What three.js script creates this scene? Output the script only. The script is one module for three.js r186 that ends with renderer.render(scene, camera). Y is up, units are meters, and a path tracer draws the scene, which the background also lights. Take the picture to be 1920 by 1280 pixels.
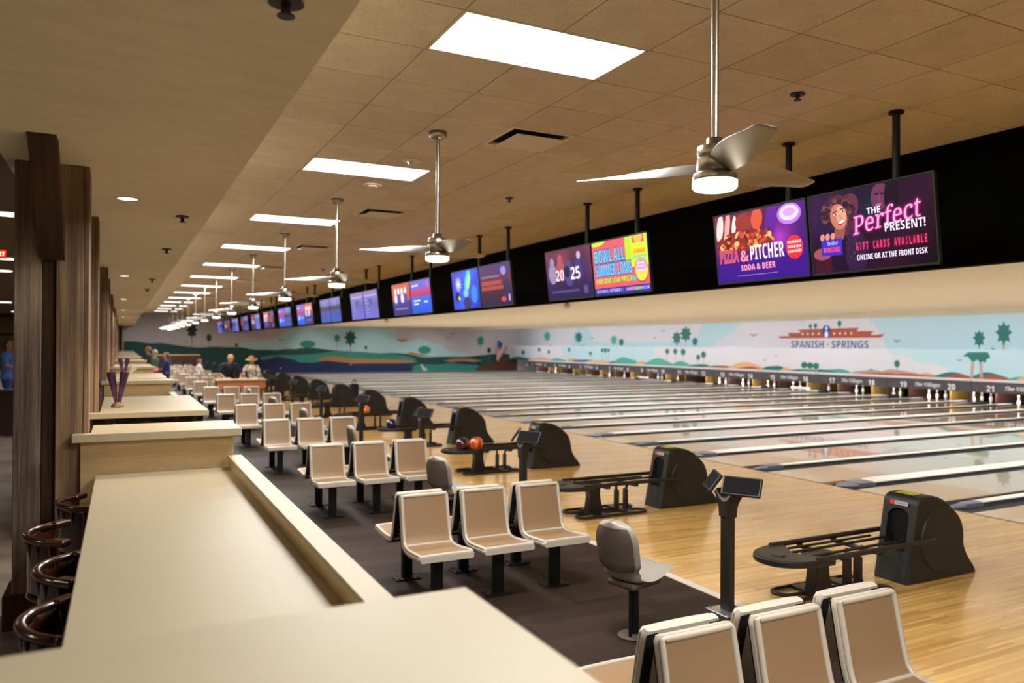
import * as THREE from 'three';
import { RoundedBoxGeometry } from 'three/addons/geometries/RoundedBoxGeometry.js';
import { mergeGeometries, mergeVertices, toCreasedNormals } from 'three/addons/utils/BufferGeometryUtils.js';
import { MarchingCubes } from 'three/addons/objects/MarchingCubes.js';
import { RectAreaLightUniformsLib } from 'three/addons/lights/RectAreaLightUniformsLib.js';
import { Brush, Evaluator, SUBTRACTION } from 'three-bvh-csg';

// ------------------------------------------------------------------ camera, light, exposure
const scene = new THREE.Scene();
scene.background = new THREE.Color(0x050505);
const camera = new THREE.PerspectiveCamera(47.959, 1.5, 0.05, 200);
camera.position.set(0, 2, 0);
camera.rotation.set(0.0039, -0.47042, 0.00533, 'YXZ');
camera.focus = 4.2; camera.userData.fStop = 2.0;
scene.add(camera);
const renderer = new THREE.WebGLRenderer({ antialias: true });
renderer.toneMapping = THREE.LinearToneMapping;
renderer.toneMappingExposure = 2.1;
renderer.shadowMap.enabled = true;
RectAreaLightUniformsLib.init();
const PANEL_LIGHT = 26, PANEL_COLOR = new THREE.Color(0.97, 0.985, 0.98);
const FAN_LIGHT = 3.2, FAN_COLOR = new THREE.Color(1, 0.88, 0.69);
const DOWNLIGHT = 2.0, DOWN_COLOR = new THREE.Color(1, 0.82, 0.56);
const LANE_LIGHT = 23, LANE_COLOR = new THREE.Color(0.93, 0.97, 1.05);
const SLOT_LIGHT = 18, SLOT_COLOR = new THREE.Color(0.95, 0.98, 1.02);
const ROOM_LIGHT = 10, SIDE_COLOR = new THREE.Color(1, 0.85, 0.65);

// ------------------------------------------------------------------ helpers
const PITCH = 3.3;                           // distance between two ball returns
const CEIL = 3.79, SOFFIT = 3.0, CON = 0.43; // heights of tiled ceiling, plaster ceiling, raised concourse
const END = -53, PINS = 26.6;
let seed = 7;
function rnd() { seed = (seed * 1664525 + 1013904223) >>> 0; return seed / 4294967296; }
const used = new Map();
function numbered(n) { const k = used.get(n) || 0; used.set(n, k + 1); return k ? `${n}_${String(k).padStart(3, '0')}` : n; }
function tag(o, label, category, group, kind) {
  const u = {}; if (label) u.label = label; if (category) u.category = category; if (group) u.group = group; if (kind) u.kind = kind;
  o.userData = u; return o;
}
function thing(name, label, category, pos = [0, 0, 0], turn = 0, group) {
  const o = new THREE.Group(); o.name = numbered(name); scene.add(o);
  o.position.set(...pos); o.rotation.y = turn; return tag(o, label, category, group);
}
function mesh(name, geo, mat, parent) {
  const m = new THREE.Mesh(Array.isArray(geo) ? join(geo) : geo, mat); m.name = name; m.castShadow = m.receiveShadow = true; parent.add(m); return m;
}
function single(name, geo, mat, label, category, group) { const m = mesh(numbered(name), geo, mat, scene); return tag(m, label, category, group); }
function struct(name, geo, mat) { const m = mesh(numbered(name), geo, mat, scene); m.userData.kind = 'structure'; return m; }
function copy(root, pos, turn, label, group) {
  const base = root.name.replace(/_[0-9]{3}$/, ''); const r = root.clone(); r.name = numbered(base); scene.add(r);
  r.position.set(...pos); if (turn !== undefined) r.rotation.y = turn;
  if (label) r.userData.label = label; if (group) r.userData.group = group; return r;
}
function join(list) {
  const g = list.map((x) => { const q = x.index ? x.toNonIndexed() : x.clone(); for (const k of Object.keys(q.attributes)) if (!['position', 'normal', 'uv'].includes(k)) q.deleteAttribute(k);
    if (!q.attributes.uv) q.setAttribute('uv', new THREE.BufferAttribute(new Float32Array(q.attributes.position.count * 2), 2)); return q; });
  return g.length === 1 ? g[0] : mergeGeometries(g);
}
// uv in metres from the dominant axis of each normal
function metric(g, swap) {
  g = g.index ? g.toNonIndexed() : g; const p = g.attributes.position, n = g.attributes.normal, uv = new Float32Array(p.count * 2);
  for (let i = 0; i < p.count; i++) {
    const a = Math.abs(n.getX(i)), b = Math.abs(n.getY(i)), c = Math.abs(n.getZ(i)); let u, v;
    if (b >= a && b >= c) { u = p.getX(i); v = p.getZ(i); } else if (a >= c) { u = p.getZ(i); v = p.getY(i); } else { u = p.getX(i); v = p.getY(i); }
    uv[2 * i] = swap ? v : u; uv[2 * i + 1] = swap ? u : v;
  }
  g.setAttribute('uv', new THREE.BufferAttribute(uv, 2)); return g;
}
function box(w, h, d, x = 0, y = 0, z = 0, r = 0) {
  const g = r ? new RoundedBoxGeometry(w, h, d, 2, r) : new THREE.BoxGeometry(w, h, d); g.translate(x, y, z); return metric(g);
}
// box given by its extents
function ext(x0, x1, y0, y1, z0, z1, r = 0) { return box(Math.abs(x1 - x0), Math.abs(y1 - y0), Math.abs(z1 - z0), (x0 + x1) / 2, (y0 + y1) / 2, (z0 + z1) / 2, r); }
function cyl(r0, r1, h, x, y, z, n = 20) { const g = new THREE.CylinderGeometry(r0, r1, h, n); g.translate(x, y, z); return g; }
const v = (x, y, z) => new THREE.Vector3(x, y, z);
class Poly extends THREE.Curve { constructor(p, closed) { super(); this.p = closed ? [...p, p[0]] : p; } getPoint(t) { const n = this.p.length - 1, i = Math.min(n - 1, Math.floor(t * n)); return this.p[i].clone().lerp(this.p[i + 1], t * n - i); } }
function tube(pts, r, { n = 0, seg = 8, closed = false, straight = false } = {}) {
  const q = pts.map((a) => v(...a)); const c = straight ? new Poly(q, closed) : new THREE.CatmullRomCurve3(q, closed, 'catmullrom', 0.5);
  return new THREE.TubeGeometry(c, n || (straight ? q.length * 2 : q.length * 6), r, seg, closed);
}
function bar(a, b, r, seg = 8) { // capped straight rod
  const A = v(...a), B = v(...b), L = A.distanceTo(B); const g = new THREE.CylinderGeometry(r, r, L, seg);
  g.applyQuaternion(new THREE.Quaternion().setFromUnitVectors(v(0, 1, 0), B.clone().sub(A).normalize())); g.translate(...A.add(B).multiplyScalar(0.5).toArray()); return g;
}
const ORD = ['first', 'second', 'third', 'fourth', 'fifth', 'sixth', 'seventh', 'eighth', 'ninth', 'tenth', 'eleventh', 'twelfth', 'thirteenth', 'fourteenth', 'fifteenth', 'sixteenth', 'seventeenth', 'eighteenth', 'nineteenth', 'twentieth', 'twenty-first', 'twenty-second', 'twenty-third', 'twenty-fourth', 'twenty-fifth', 'twenty-sixth', 'twenty-seventh', 'twenty-eighth', 'twenty-ninth', 'thirtieth'];
const TENS = ['', '', 'twent', 'thirt', 'fort', 'fift'];
const ord = (i) => ORD[i] || `${TENS[Math.floor((i + 1) / 10)]}y-${ORD[(i + 1) % 10 - 1] || 'last'}`;

// where the line of sight through a point of the photograph meets a plane of the room (for surveying positions)
const eye = camera.position.clone(), rot = new THREE.Matrix4().makeRotationFromEuler(camera.rotation), F = 640 / Math.tan(47.959 * Math.PI / 360);
function sight(px, py) { return v((px - 960) / F, -(py - 640) / F, -1).applyMatrix4(rot); }
function atX(px, py, x) { const d = sight(px, py); return d.multiplyScalar(x / d.x).add(eye); }
function atZ(px, py, z) { const d = sight(px, py); return d.multiplyScalar(z / d.z).add(eye); }

// ------------------------------------------------------------------ textures
function canvas(w, h, draw) { const c = document.createElement('canvas'); c.width = w; c.height = h; draw(c.getContext('2d'), w, h); return c; }
function texture(c, rx = 1, ry = 1, srgb = true) {
  const t = new THREE.CanvasTexture(c); t.wrapS = t.wrapT = THREE.RepeatWrapping; t.repeat.set(rx, ry); if (srgb) t.colorSpace = THREE.SRGBColorSpace; t.anisotropy = 8; return t;
}
const rgb = (r, g, b) => `rgb(${r | 0},${g | 0},${b | 0})`;
function lattice(n, m) { const a = new Float32Array(n * m); for (let i = 0; i < a.length; i++) a[i] = rnd(); return a; }
function noiseField(w, h, octaves) { // tileable value noise, octaves = [[cellsX, cellsY, weight], ...]
  const out = new Float32Array(w * h);
  for (const [nx, ny, wt] of octaves) {
    const L = lattice(nx, ny);
    for (let y = 0; y < h; y++) { const fy = y / h * ny, y0 = Math.floor(fy), ty = fy - y0, sy = ty * ty * (3 - 2 * ty), ya = y0 % ny, yb = (y0 + 1) % ny;
      for (let x = 0; x < w; x++) { const fx = x / w * nx, x0 = Math.floor(fx), tx = fx - x0, sx = tx * tx * (3 - 2 * tx), xa = x0 % nx, xb = (x0 + 1) % nx;
        const a = L[ya * nx + xa] * (1 - sx) + L[ya * nx + xb] * sx, b = L[yb * nx + xa] * (1 - sx) + L[yb * nx + xb] * sx; out[y * w + x] += wt * (a * (1 - sy) + b * sy - 0.5); } }
  }
  return out;
}
function fieldTexture(w, h, f, toRgb, rx, ry, srgb = true) {
  const d = new Uint8Array(w * h * 4); for (let i = 0; i < w * h; i++) { const [r, g, b] = toRgb(f[i], i % w, Math.floor(i / w)); d[4 * i] = Math.max(0, Math.min(255, r)); d[4 * i + 1] = Math.max(0, Math.min(255, g)); d[4 * i + 2] = Math.max(0, Math.min(255, b)); d[4 * i + 3] = 255; }
  const t = new THREE.DataTexture(d, w, h); t.magFilter = THREE.LinearFilter; t.minFilter = THREE.LinearMipmapLinearFilter; t.generateMipmaps = true; t.wrapS = t.wrapT = THREE.RepeatWrapping; t.repeat.set(rx, ry); if (srgb) t.colorSpace = THREE.SRGBColorSpace; t.needsUpdate = true; return t;
}
const std = (o) => new THREE.MeshStandardMaterial(o), phys = (o) => new THREE.MeshPhysicalMaterial(o);
const hex = (h) => new THREE.Color(h);

// strip flooring: narrow boards running along u (metres); one tile is wu x wv metres
function boards(wu, wv, count, len, pal, grain, px = 1024) {
  return canvas(px, px, (g, w, h) => {
    const bh = h / count;
    for (let i = 0; i < count; i++) { let x = -rnd() * len / wu * w; while (x < w) { const L = (0.6 + 0.8 * rnd()) * len / wu * w; const k = rnd(), c = pal[Math.floor(rnd() * pal.length)], s = 0.94 + 0.12 * k;
      g.fillStyle = rgb(c[0] * s, c[1] * s, c[2] * s); g.fillRect(x, i * bh, L + 1, bh + 0.5); g.fillStyle = 'rgba(60,35,15,0.25)'; g.fillRect(x, i * bh, 1.2, bh); x += L; }
      g.fillStyle = 'rgba(70,40,15,0.16)'; g.fillRect(0, i * bh, w, 0.9); }
    for (let k = 0; k < grain; k++) { g.fillStyle = rnd() < 0.5 ? 'rgba(90,50,20,0.06)' : 'rgba(255,240,210,0.05)'; g.fillRect(rnd() * w, rnd() * h, 40 + rnd() * 260, 1 + rnd() * 1.2); }
  });
}
const M = {};
M.approach = phys({ map: texture(boards(3, 1.1, 40, 0.9, [[220, 174, 100], [227, 182, 108], [214, 168, 94], [231, 188, 114], [207, 159, 88]], 2600), 1 / 3, 1 / 1.1), roughness: 0.2, clearcoat: 0.15, clearcoatRoughness: 0.1 });
M.lane = phys({ map: texture(boards(6, 1.05, 39, 1.6, [[206, 164, 110], [213, 172, 118], [200, 156, 102], [220, 182, 130]], 1500), 1 / 6, 1 / 1.05), roughness: 0.16, clearcoat: 1, clearcoatRoughness: 0.035, ior: 1.5 });
M.vinyl = phys({ specularIntensity: 0.4, map: texture(boards(3.6, 1.2, 8, 1.2, [[44, 32, 26], [38, 27, 22], [50, 36, 29], [42, 30, 25]], 2600), 1 / 3.6, 1 / 1.2), roughness: 0.58 });
M.greyPlank = std({ map: texture(boards(3.6, 1.2, 6, 1.2, [[116, 106, 100], [104, 95, 90], [124, 114, 107], [110, 100, 96]], 2600), 1 / 3.6, 1 / 1.2), roughness: 0.5 });
{
  const f = noiseField(512, 512, [[6, 6, 0.35], [64, 64, 0.4], [170, 170, 0.9]]);
  const fis = new Float32Array(f); for (let k = 0; k < 900; k++) { let x = rnd() * 512, y = rnd() * 512, a = rnd() * 6.28; const n = 2 + rnd() * 6; for (let i = 0; i < n; i++) { fis[((y & 511) * 512) + (x & 511)] -= 1.1; x += Math.cos(a); y += Math.sin(a); } }
  const c = (s) => [224 + s * 26, 208 + s * 24, 180 + s * 20];
  M.tile = std({ map: fieldTexture(512, 512, fis, c, 1 / 0.61, 1 / 0.61), bumpMap: fieldTexture(512, 512, fis, (s) => [140 + s * 70, 140 + s * 70, 140 + s * 70], 1 / 0.61, 1 / 0.61, false), bumpScale: 0.0016, roughness: 0.95 });
  M.tileDark = M.tile.clone(); M.tileDark.color = new THREE.Color(0.93, 0.92, 0.9); M.tileLight = M.tile.clone(); M.tileLight.color = new THREE.Color(1.0, 1.0, 0.99);
  const g = noiseField(1024, 1024, [[5, 9, 0.5], [14, 40, 0.55], [40, 120, 0.4], [150, 300, 0.3]]);
  M.plaster = std({ map: fieldTexture(1024, 1024, g, (s) => [238 + s * 13, 222 + s * 12, 192 + s * 11], 0.4, 0.4), bumpMap: fieldTexture(1024, 1024, g, (s) => { const q = 128 + 150 * Math.max(-0.5, Math.min(0.35, s)); return [q, q, q]; }, 0.4, 0.4, false), bumpScale: 0.006, roughness: 0.9 });
  const w = noiseField(512, 1024, [[3, 3, 0.7], [14, 6, 0.45], [50, 5, 0.3], [120, 8, 0.2], [250, 60, 0.15]]);
  const timber = (a, b) => fieldTexture(512, 1024, w, (s, x, y) => { const t = Math.max(0, Math.min(1, 0.5 + s)); return [a[0] + (b[0] - a[0]) * t, a[1] + (b[1] - a[1]) * t, a[2] + (b[2] - a[2]) * t]; }, 1 / 0.5, 1 / 1.7);
  const tb = fieldTexture(512, 1024, w, (s) => { const q = 128 + 130 * s; return [q, q, q]; }, 1 / 0.5, 1 / 1.7, false);
  M.timberGrey = std({ map: timber([72, 58, 46], [170, 146, 122]), bumpMap: tb, bumpScale: 0.004, roughness: 0.8 });
  M.timberBrown = std({ map: timber([92, 70, 52], [186, 148, 112]), bumpMap: tb, bumpScale: 0.004, roughness: 0.8 });
  M.timberDark = std({ map: timber([40, 27, 16], [92, 62, 36]), bumpMap: tb, bumpScale: 0.004, roughness: 0.8 });
  const o = noiseField(512, 512, [[4, 30, 0.4], [10, 140, 0.5], [60, 250, 0.35]]);
  M.oak = std({ map: fieldTexture(512, 512, o, (s) => [188 + s * 22, 156 + s * 22, 108 + s * 20], 1 / 0.8, 1 / 0.4), roughness: 0.5 });
  M.laneCeiling = std({ map: fieldTexture(512, 512, noiseField(512, 512, [[16, 1, 0.3], [60, 3, 0.35], [8, 6, 0.25]]), (s) => [232 + s * 10, 236 + s * 10, 230 + s * 10], 1 / 6, 1 / 4), roughness: 0.75 });
  M.carpetPattern = std({ map: texture(canvas(512, 256, (q, W, H) => { q.fillStyle = '#1a0d0d'; q.fillRect(0, 0, W, H); const pal = ['#6e1218', '#2b3a22', '#7b1c12', '#1c1a18', '#4a2a12', '#3a4030']; for (let i = 0; i < 60; i++) { q.fillStyle = pal[i % 6]; q.beginPath(); const x = rnd() * W, y = rnd() * H; q.ellipse(x, y, 8 + rnd() * 34, 4 + rnd() * 14, rnd() * 3, 0, 6.3); q.fill(); } }), 1 / 0.9, 1 / 0.45), roughness: 0.95 });
  const lam = noiseField(512, 512, [[30, 30, 0.2], [180, 180, 0.5]]);
  M.laminate = phys({ map: fieldTexture(512, 512, lam, (s) => [184 + s * 7, 169 + s * 7, 140 + s * 7], 2, 2), roughness: 0.42, specularIntensity: 0.6 });
}
M.grid = std({ color: hex('#b49d78'), roughness: 0.7 });
M.dark = phys({ color: hex('#020302'), roughness: 0.9, specularIntensity: 0.2 });
M.teal = std({ color: hex('#10302f'), roughness: 0.8 });
M.concrete = std({ color: hex('#6a6058'), roughness: 0.9 });
M.sideCeil = std({ color: hex('#8a7462'), roughness: 0.9 });
M.sideWall = std({ color: hex('#c8b888'), roughness: 0.85 });
M.blackMetal = std({ color: hex('#121211'), roughness: 0.45, metalness: 0.3 });
M.blackPlastic = phys({ color: hex('#1f1f20'), roughness: 0.42 });
M.hood = phys({ color: hex('#1f1f20'), roughness: 0.5 });
M.hole = std({ color: hex('#040404'), roughness: 1 });
M.rail = std({ color: hex('#2b2624'), roughness: 0.42, metalness: 0.25 });
M.nickel = std({ color: hex('#b3aa9c'), roughness: 0.3, metalness: 1 });
M.blade = std({ color: hex('#a39d94'), roughness: 0.34, metalness: 0.75 });
M.rim = phys({ color: hex('#c6bcae'), roughness: 0.28, clearcoat: 0.4, clearcoatRoughness: 0.15 });
M.tan = phys({ color: hex('#937657'), roughness: 0.42 });
M.shellBack = std({ color: hex('#0a0b0e'), roughness: 0.7 });
M.stoolGrey = phys({ color: hex('#9d968d'), roughness: 0.4 });
M.stoolDark = std({ color: hex('#5b5049'), roughness: 0.6 });
M.silver = std({ color: hex('#c9c9c9'), roughness: 0.3, metalness: 0.9 });
M.whiteTrim = std({ color: hex('#d9d3c6'), roughness: 0.5 });
M.cap = phys({ color: hex('#e9e5dc'), roughness: 0.55, specularIntensity: 0.6 });
M.gutter = phys({ color: hex('#303137'), roughness: 0.45 });
M.nose = phys({ color: hex('#6d7386'), roughness: 0.3 });
M.mask = std({ color: hex('#4a464b'), roughness: 0.6 });
M.maskTrim = std({ color: hex('#d8d2d4'), roughness: 0.5 });
M.kick = std({ color: hex('#7a5a18'), roughness: 0.7 });
M.kickBrown = std({ color: hex('#4a2412'), roughness: 0.8 });
M.pin = phys({ color: hex('#f0eee8'), roughness: 0.25, clearcoat: 0.5 });
M.red = std({ color: hex('#c02020'), roughness: 0.4 });
M.wineWood = phys({ color: hex('#3a1a10'), roughness: 0.22, clearcoat: 0.8, clearcoatRoughness: 0.08 });
M.ventFace = std({ color: hex('#eadcc0'), roughness: 0.6 });
M.panelGlow = std({ color: 0x111111, emissive: new THREE.Color(1, 0.985, 1), emissiveIntensity: 1.7 });
M.fanGlow = std({ color: 0x111111, emissive: new THREE.Color(1, 0.9, 0.72), emissiveIntensity: 1.8 });
M.spotGlow = std({ color: 0x111111, emissive: new THREE.Color(1, 0.86, 0.6), emissiveIntensity: 1.6 });
M.frameWhite = std({ color: hex('#d8cfc0'), roughness: 0.5 });

// ------------------------------------------------------------------ lights built like fittings
function areaLight(x, y, z, w, h, color, power, look) {
  const l = new THREE.RectAreaLight(color, power, w, h); l.position.set(x, y, z); l.lookAt(...look); scene.add(l); return l;
}
function pointLight(x, y, z, color, cd, far = 30) { const l = new THREE.PointLight(color, cd, far, 2); l.position.set(x, y, z); l.castShadow = true; l.shadow.radius = 5; scene.add(l); return l; }

// ------------------------------------------------------------------ large structure
struct('floor', [ext(0.66, 4.22, -0.3, 0, END, 6)], M.vinyl);
struct('floor_concourse', [ext(-9, 0.62, -0.3, CON, END - 6, 6)], M.greyPlank);
struct('floor_approach', [ext(4.3, 9.12, -0.3, 0, END + 1.9, 6)], M.approach);
struct('trim_1', [ext(4.22, 4.3, -0.3, 0.006, END, 6)], M.whiteTrim);
struct('floor_under_lanes', [ext(9.12, 31, -0.4, -0.12, END, 6), ext(4.3, 27.9, -0.4, -0.01, END, END + 1.9)], M.concrete);
struct('wall_step', [ext(0.62, 0.66, -0.3, CON, END, 6)], M.teal);
struct('wall_right', [ext(30.5, 31, -0.4, 4.4, END - 0.5, 6.5)], M.dark);
struct('wall_front', [ext(-9.4, 31, -0.4, 4.4, 6, 6.4)], M.sideWall);
struct('wall_left', [ext(-9.4, -9, -0.3, 4.4, END - 6.4, 6)], M.sideWall);
struct('wall_concourse_end', [ext(-9, 0.1, -0.3, 4.4, END - 6.4, END - 6), ext(0.02, 0.1, -0.3, 3.0, END - 6, END)], M.sideWall);
struct('wall_curtain', [ext(6.5, 6.62, 2.7, CEIL + 0.1, END, 6)], M.dark);
struct('ceiling_side', [ext(-9, -0.58, 3.62, 4.4, END - 6, 6)], M.sideCeil);
struct('ceiling_soffit', [ext(-0.58, 0.615, SOFFIT, 4.4, END - 6, 6)], M.plaster);
{ // smooth ceiling over the lanes, rising from the curtain wall
  const s = new THREE.Shape(); s.moveTo(6.62, 2.705); for (const [x, y] of [[7.4, 2.82], [8.6, 2.97], [9.6, 3.05], [10.4, 3.085], [11, 3.09], [11, 3.26], [11.3, 3.26], [11.3, 3.126], [12, 3.128], [15.2, 3.128], [15.2, 3.28], [15.5, 3.28], [15.5, 3.154], [19.4, 3.154], [19.4, 3.3], [19.7, 3.3], [19.7, 3.174], [23, 3.174], [30.5, 3.174], [30.5, 4.3], [6.62, 4.3]]) s.lineTo(x, y);
  const g = new THREE.ExtrudeGeometry(s, { depth: 59, bevelEnabled: false }); g.translate(0, 0, END); struct('ceiling_lanes', metric(g), M.laneCeiling);
  struct('trim_2', [ext(23.0, 23.12, 3.02, 3.2, END, 6)], M.laneCeiling);
}
for (let k = 0; k < 9; k++) { // lane lighting behind the ceiling fascia
  const z = 2 - 6.2 * k; const t = thing('fluorescent_strip', `${ord(k)} fluorescent strip from the camera hidden behind the ceiling fascia over the lanes`, 'lamp', [23.26, 3.07, z]);
  mesh('housing', box(0.1, 0.05, 5.6, 0, 0.03, 0, 0.01), M.frameWhite, t); mesh('tube', (() => { const g = new THREE.CylinderGeometry(0.018, 0.018, 5.5, 10); g.rotateX(Math.PI / 2); return g; })(), M.panelGlow, t);
  areaLight(23.34, 3.04, z, 5.5, 0.1, LANE_COLOR, LANE_LIGHT, [26.6, 1.2, z]);
}
const SLOTS = [[11, 3.118, 'nearest the curtain wall'], [15.2, 3.138, 'in the middle'], [19.4, 3.158, 'nearest the pins']];
for (const [x, y, where] of SLOTS) for (let k = 0; k < 9; k++) { // lamps recessed in slots of the lane ceiling
  const z = 2 - 6.2 * k; const t = thing('slot_light', `recessed strip lamp in the lane ceiling slot ${where}, ${ord(k)} from the camera`, 'lamp', [x + 0.15, y + 0.14, z]);
  mesh('housing', box(0.18, 0.026, 5.7, -0.05, -0.0145, 0, 0.006), M.frameWhite, t); mesh('lens', box(0.14, 0.008, 5.6, -0.06, -0.032, 0), M.panelGlow, t);
  areaLight(x + 0.09, y + 0.1, z, 0.14, 5.6, SLOT_COLOR, SLOT_LIGHT * 1.25, [x + 0.09, 0, z]);
}
// ------------------------------------------------------------------ tiled ceiling
{
  const roof = struct('ceiling', [ext(0.615, 6.5, CEIL + 0.02, 4.4, END, 6)], M.grid);
  const X0 = 1.63 - 0.6096 * 2, Z0 = -3.78, T = 0.6096, near = [], far = [];
  const open = new Set();                                        // cells taken by lights and vents
  const lightRows = []; for (let k = 0; k < 13; k++) lightRows.push(k * 6); lightRows.push(-6, -12);
  for (const j of lightRows) for (const i of [2, 3]) open.add(`${i},${j}`);
  for (let k = 0; k < 7; k++) open.add(`4,${3 + 7 * k}`);
  const tileGeo = new Map();
  function tileOf(w) { const key = w.toFixed(3); if (!tileGeo.has(key)) { const g = new RoundedBoxGeometry(w - 0.007, 0.014, T - 0.007, 1, 0.004); tileGeo.set(key, metric(g)); } return tileGeo.get(key); }
  for (let j = -15; j < 81; j++) for (let i = 0; i < 10; i++) {
    if (open.has(`${i},${j}`)) continue;
    let a = X0 + i * T, b = a + T; a = Math.max(a, 0.618); b = Math.min(b, 6.497); if (b - a < 0.05) continue;
    (j >= -4 && j < 25 ? near : far).push([a, b, Z0 - j * T - T / 2]);
  }
  for (const [a, b, z] of near) { const q = rnd(); const m = mesh('tile', tileOf(b - a), q < 0.2 ? M.tileDark : q > 0.8 ? M.tileLight : M.tile, roof); m.position.set((a + b) / 2, CEIL + 0.007, z); }
  const rest = mesh('tiles', join(far.map(([a, b, z]) => tileOf(b - a).clone().translate((a + b) / 2, CEIL + 0.007, z))), M.tile, roof); rest.userData.kind = 'stuff';
  // light panels
  let proto;
  lightRows.forEach((j, k) => {
    const x = X0 + 3 * T, z = Z0 - j * T - T / 2, label = k < 13 ? `white glowing rectangular light panel in the tiled ceiling, ${ord(k)} from the camera` : `white light panel in the tiled ceiling behind the camera, ${k === 13 ? 'nearer' : 'farther'} one`;
    if (!proto) { proto = thing('light_panel', label, 'ceiling light', [x, CEIL, z], 0);
      mesh('frame', [ext(-T, T, 0, 0.03, -T / 2, -T / 2 + 0.018), ext(-T, T, 0, 0.03, T / 2 - 0.018, T / 2), ext(-T, -T + 0.018, 0, 0.03, -T / 2, T / 2), ext(T - 0.018, T, 0, 0.03, -T / 2, T / 2)], M.frameWhite, proto);
      mesh('diffuser', ext(-T + 0.018, T - 0.018, 0.004, 0.012, -T / 2 + 0.018, T / 2 - 0.018), M.panelGlow, proto);
    } else copy(proto, [x, CEIL, z], 0, label);
    areaLight(x, CEIL - 0.004, z, 1.17, 0.56, PANEL_COLOR, PANEL_LIGHT, [x, 0, z]);
  });
  // air vents
  let vent;
  for (let k = 0; k < 7; k++) {
    const x = X0 + 4.5 * T, z = Z0 - (3 + 7 * k) * T - T / 2, label = `square ceiling air vent with dropped face plate, ${ord(k)} from the camera`;
    if (!vent) { vent = thing('air_vent', label, 'vent', [x, CEIL, z]); const h = T / 2;
      mesh('frame', [ext(-h, h, -0.006, 0.02, -h, -h + 0.035), ext(-h, h, -0.006, 0.02, h - 0.035, h), ext(-h, -h + 0.035, -0.006, 0.02, -h, h), ext(h - 0.035, h, -0.006, 0.02, -h, h)], M.ventFace, vent);
      mesh('duct', [ext(-h + 0.03, h - 0.03, 0.018, 0.024, -h + 0.03, h - 0.03)], M.hole, vent);
      mesh('face_plate', (() => { const g = new RoundedBoxGeometry(0.43, 0.016, 0.43, 2, 0.007); g.translate(0, -0.03, 0); return g; })(), M.ventFace, vent);
    } else copy(vent, [x, CEIL, z], 0, label);
  }
}
// sprinklers and detectors
{
  const list = [[4.26, CEIL, -3.93], [4.21, CEIL, -8.37], [4.8, CEIL, -14.1], [4.3, CEIL, -18.5], [0.42, SOFFIT, -2.29], [0.42, SOFFIT, -6.58], [0.42, SOFFIT, -8.95], [0.42, SOFFIT, -13.35], [0.42, SOFFIT, -15.9]];
  const names = ['on the ceiling tiles right of the nearest fan rod', 'on the ceiling tiles right of the first two vents', 'on the ceiling tiles above the third pair of screens', 'on the ceiling tiles far down the hall',
    'at the top edge of the picture on the plaster ceiling', 'on the plaster ceiling, nearest of the row beyond the downlight', 'on the plaster ceiling, second of the row', 'on the plaster ceiling, third of the row', 'on the plaster ceiling, fourth of the row'];
  let p; list.forEach((q, i) => { const label = `small dark fire sprinkler ${names[i]}`;
    if (!p) { p = thing('fire_sprinkler', label, 'sprinkler', q); mesh('escutcheon', cyl(0.045, 0.052, 0.012, 0, -0.006, 0), M.rail, p); mesh('nozzle', [cyl(0.014, 0.014, 0.035, 0, -0.028, 0, 10), cyl(0.026, 0.026, 0.004, 0, -0.048, 0, 14)], M.rail, p); } else copy(p, q, 0, label); });
  const d = thing('smoke_detector', 'round white detector on the tiles above the second light panel', 'detector', [2.5, CEIL, -7.08]); mesh('base', cyl(0.085, 0.09, 0.02, 0, -0.01, 0, 28), M.ventFace, d); mesh('dome', cyl(0.045, 0.03, 0.03, 0, -0.035, 0, 20), M.silver, d);
  const e = thing('smoke_detector', 'flat tan detector on the tiles just beyond the second light panel', 'detector', [2.5, CEIL, -8.38]); mesh('base', cyl(0.1, 0.11, 0.02, 0, -0.01, 0, 28), M.ventFace, e); mesh('dome', cyl(0.06, 0.05, 0.016, 0, -0.026, 0, 20), M.ventFace, e);
}
// downlights in the plaster ceiling
for (let k = 0; k < 6; k++) {
  const z = -5.97 - 6.95 * k, t = thing('downlight', `round recessed downlight in the plaster ceiling, ${ord(k)} from the camera`, 'ceiling light', [0.03, SOFFIT, z]);
  mesh('trim_ring', new THREE.LatheGeometry([[0.062, 0.004], [0.064, -0.004], [0.085, -0.004], [0.09, 0.0], [0.09, 0.004]].map((a) => new THREE.Vector2(...a)), 28), M.frameWhite, t);
  mesh('lens', cyl(0.063, 0.063, 0.004, 0, -0.001, 0, 24), M.spotGlow, t);
  const s = new THREE.SpotLight(DOWN_COLOR, DOWNLIGHT * 3, 20, 1.1, 0.7, 2); s.position.set(0.03, SOFFIT - 0.02, z); s.target.position.set(0.03, 0, z); s.castShadow = true; s.shadow.radius = 5; scene.add(s, s.target);
}
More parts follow.
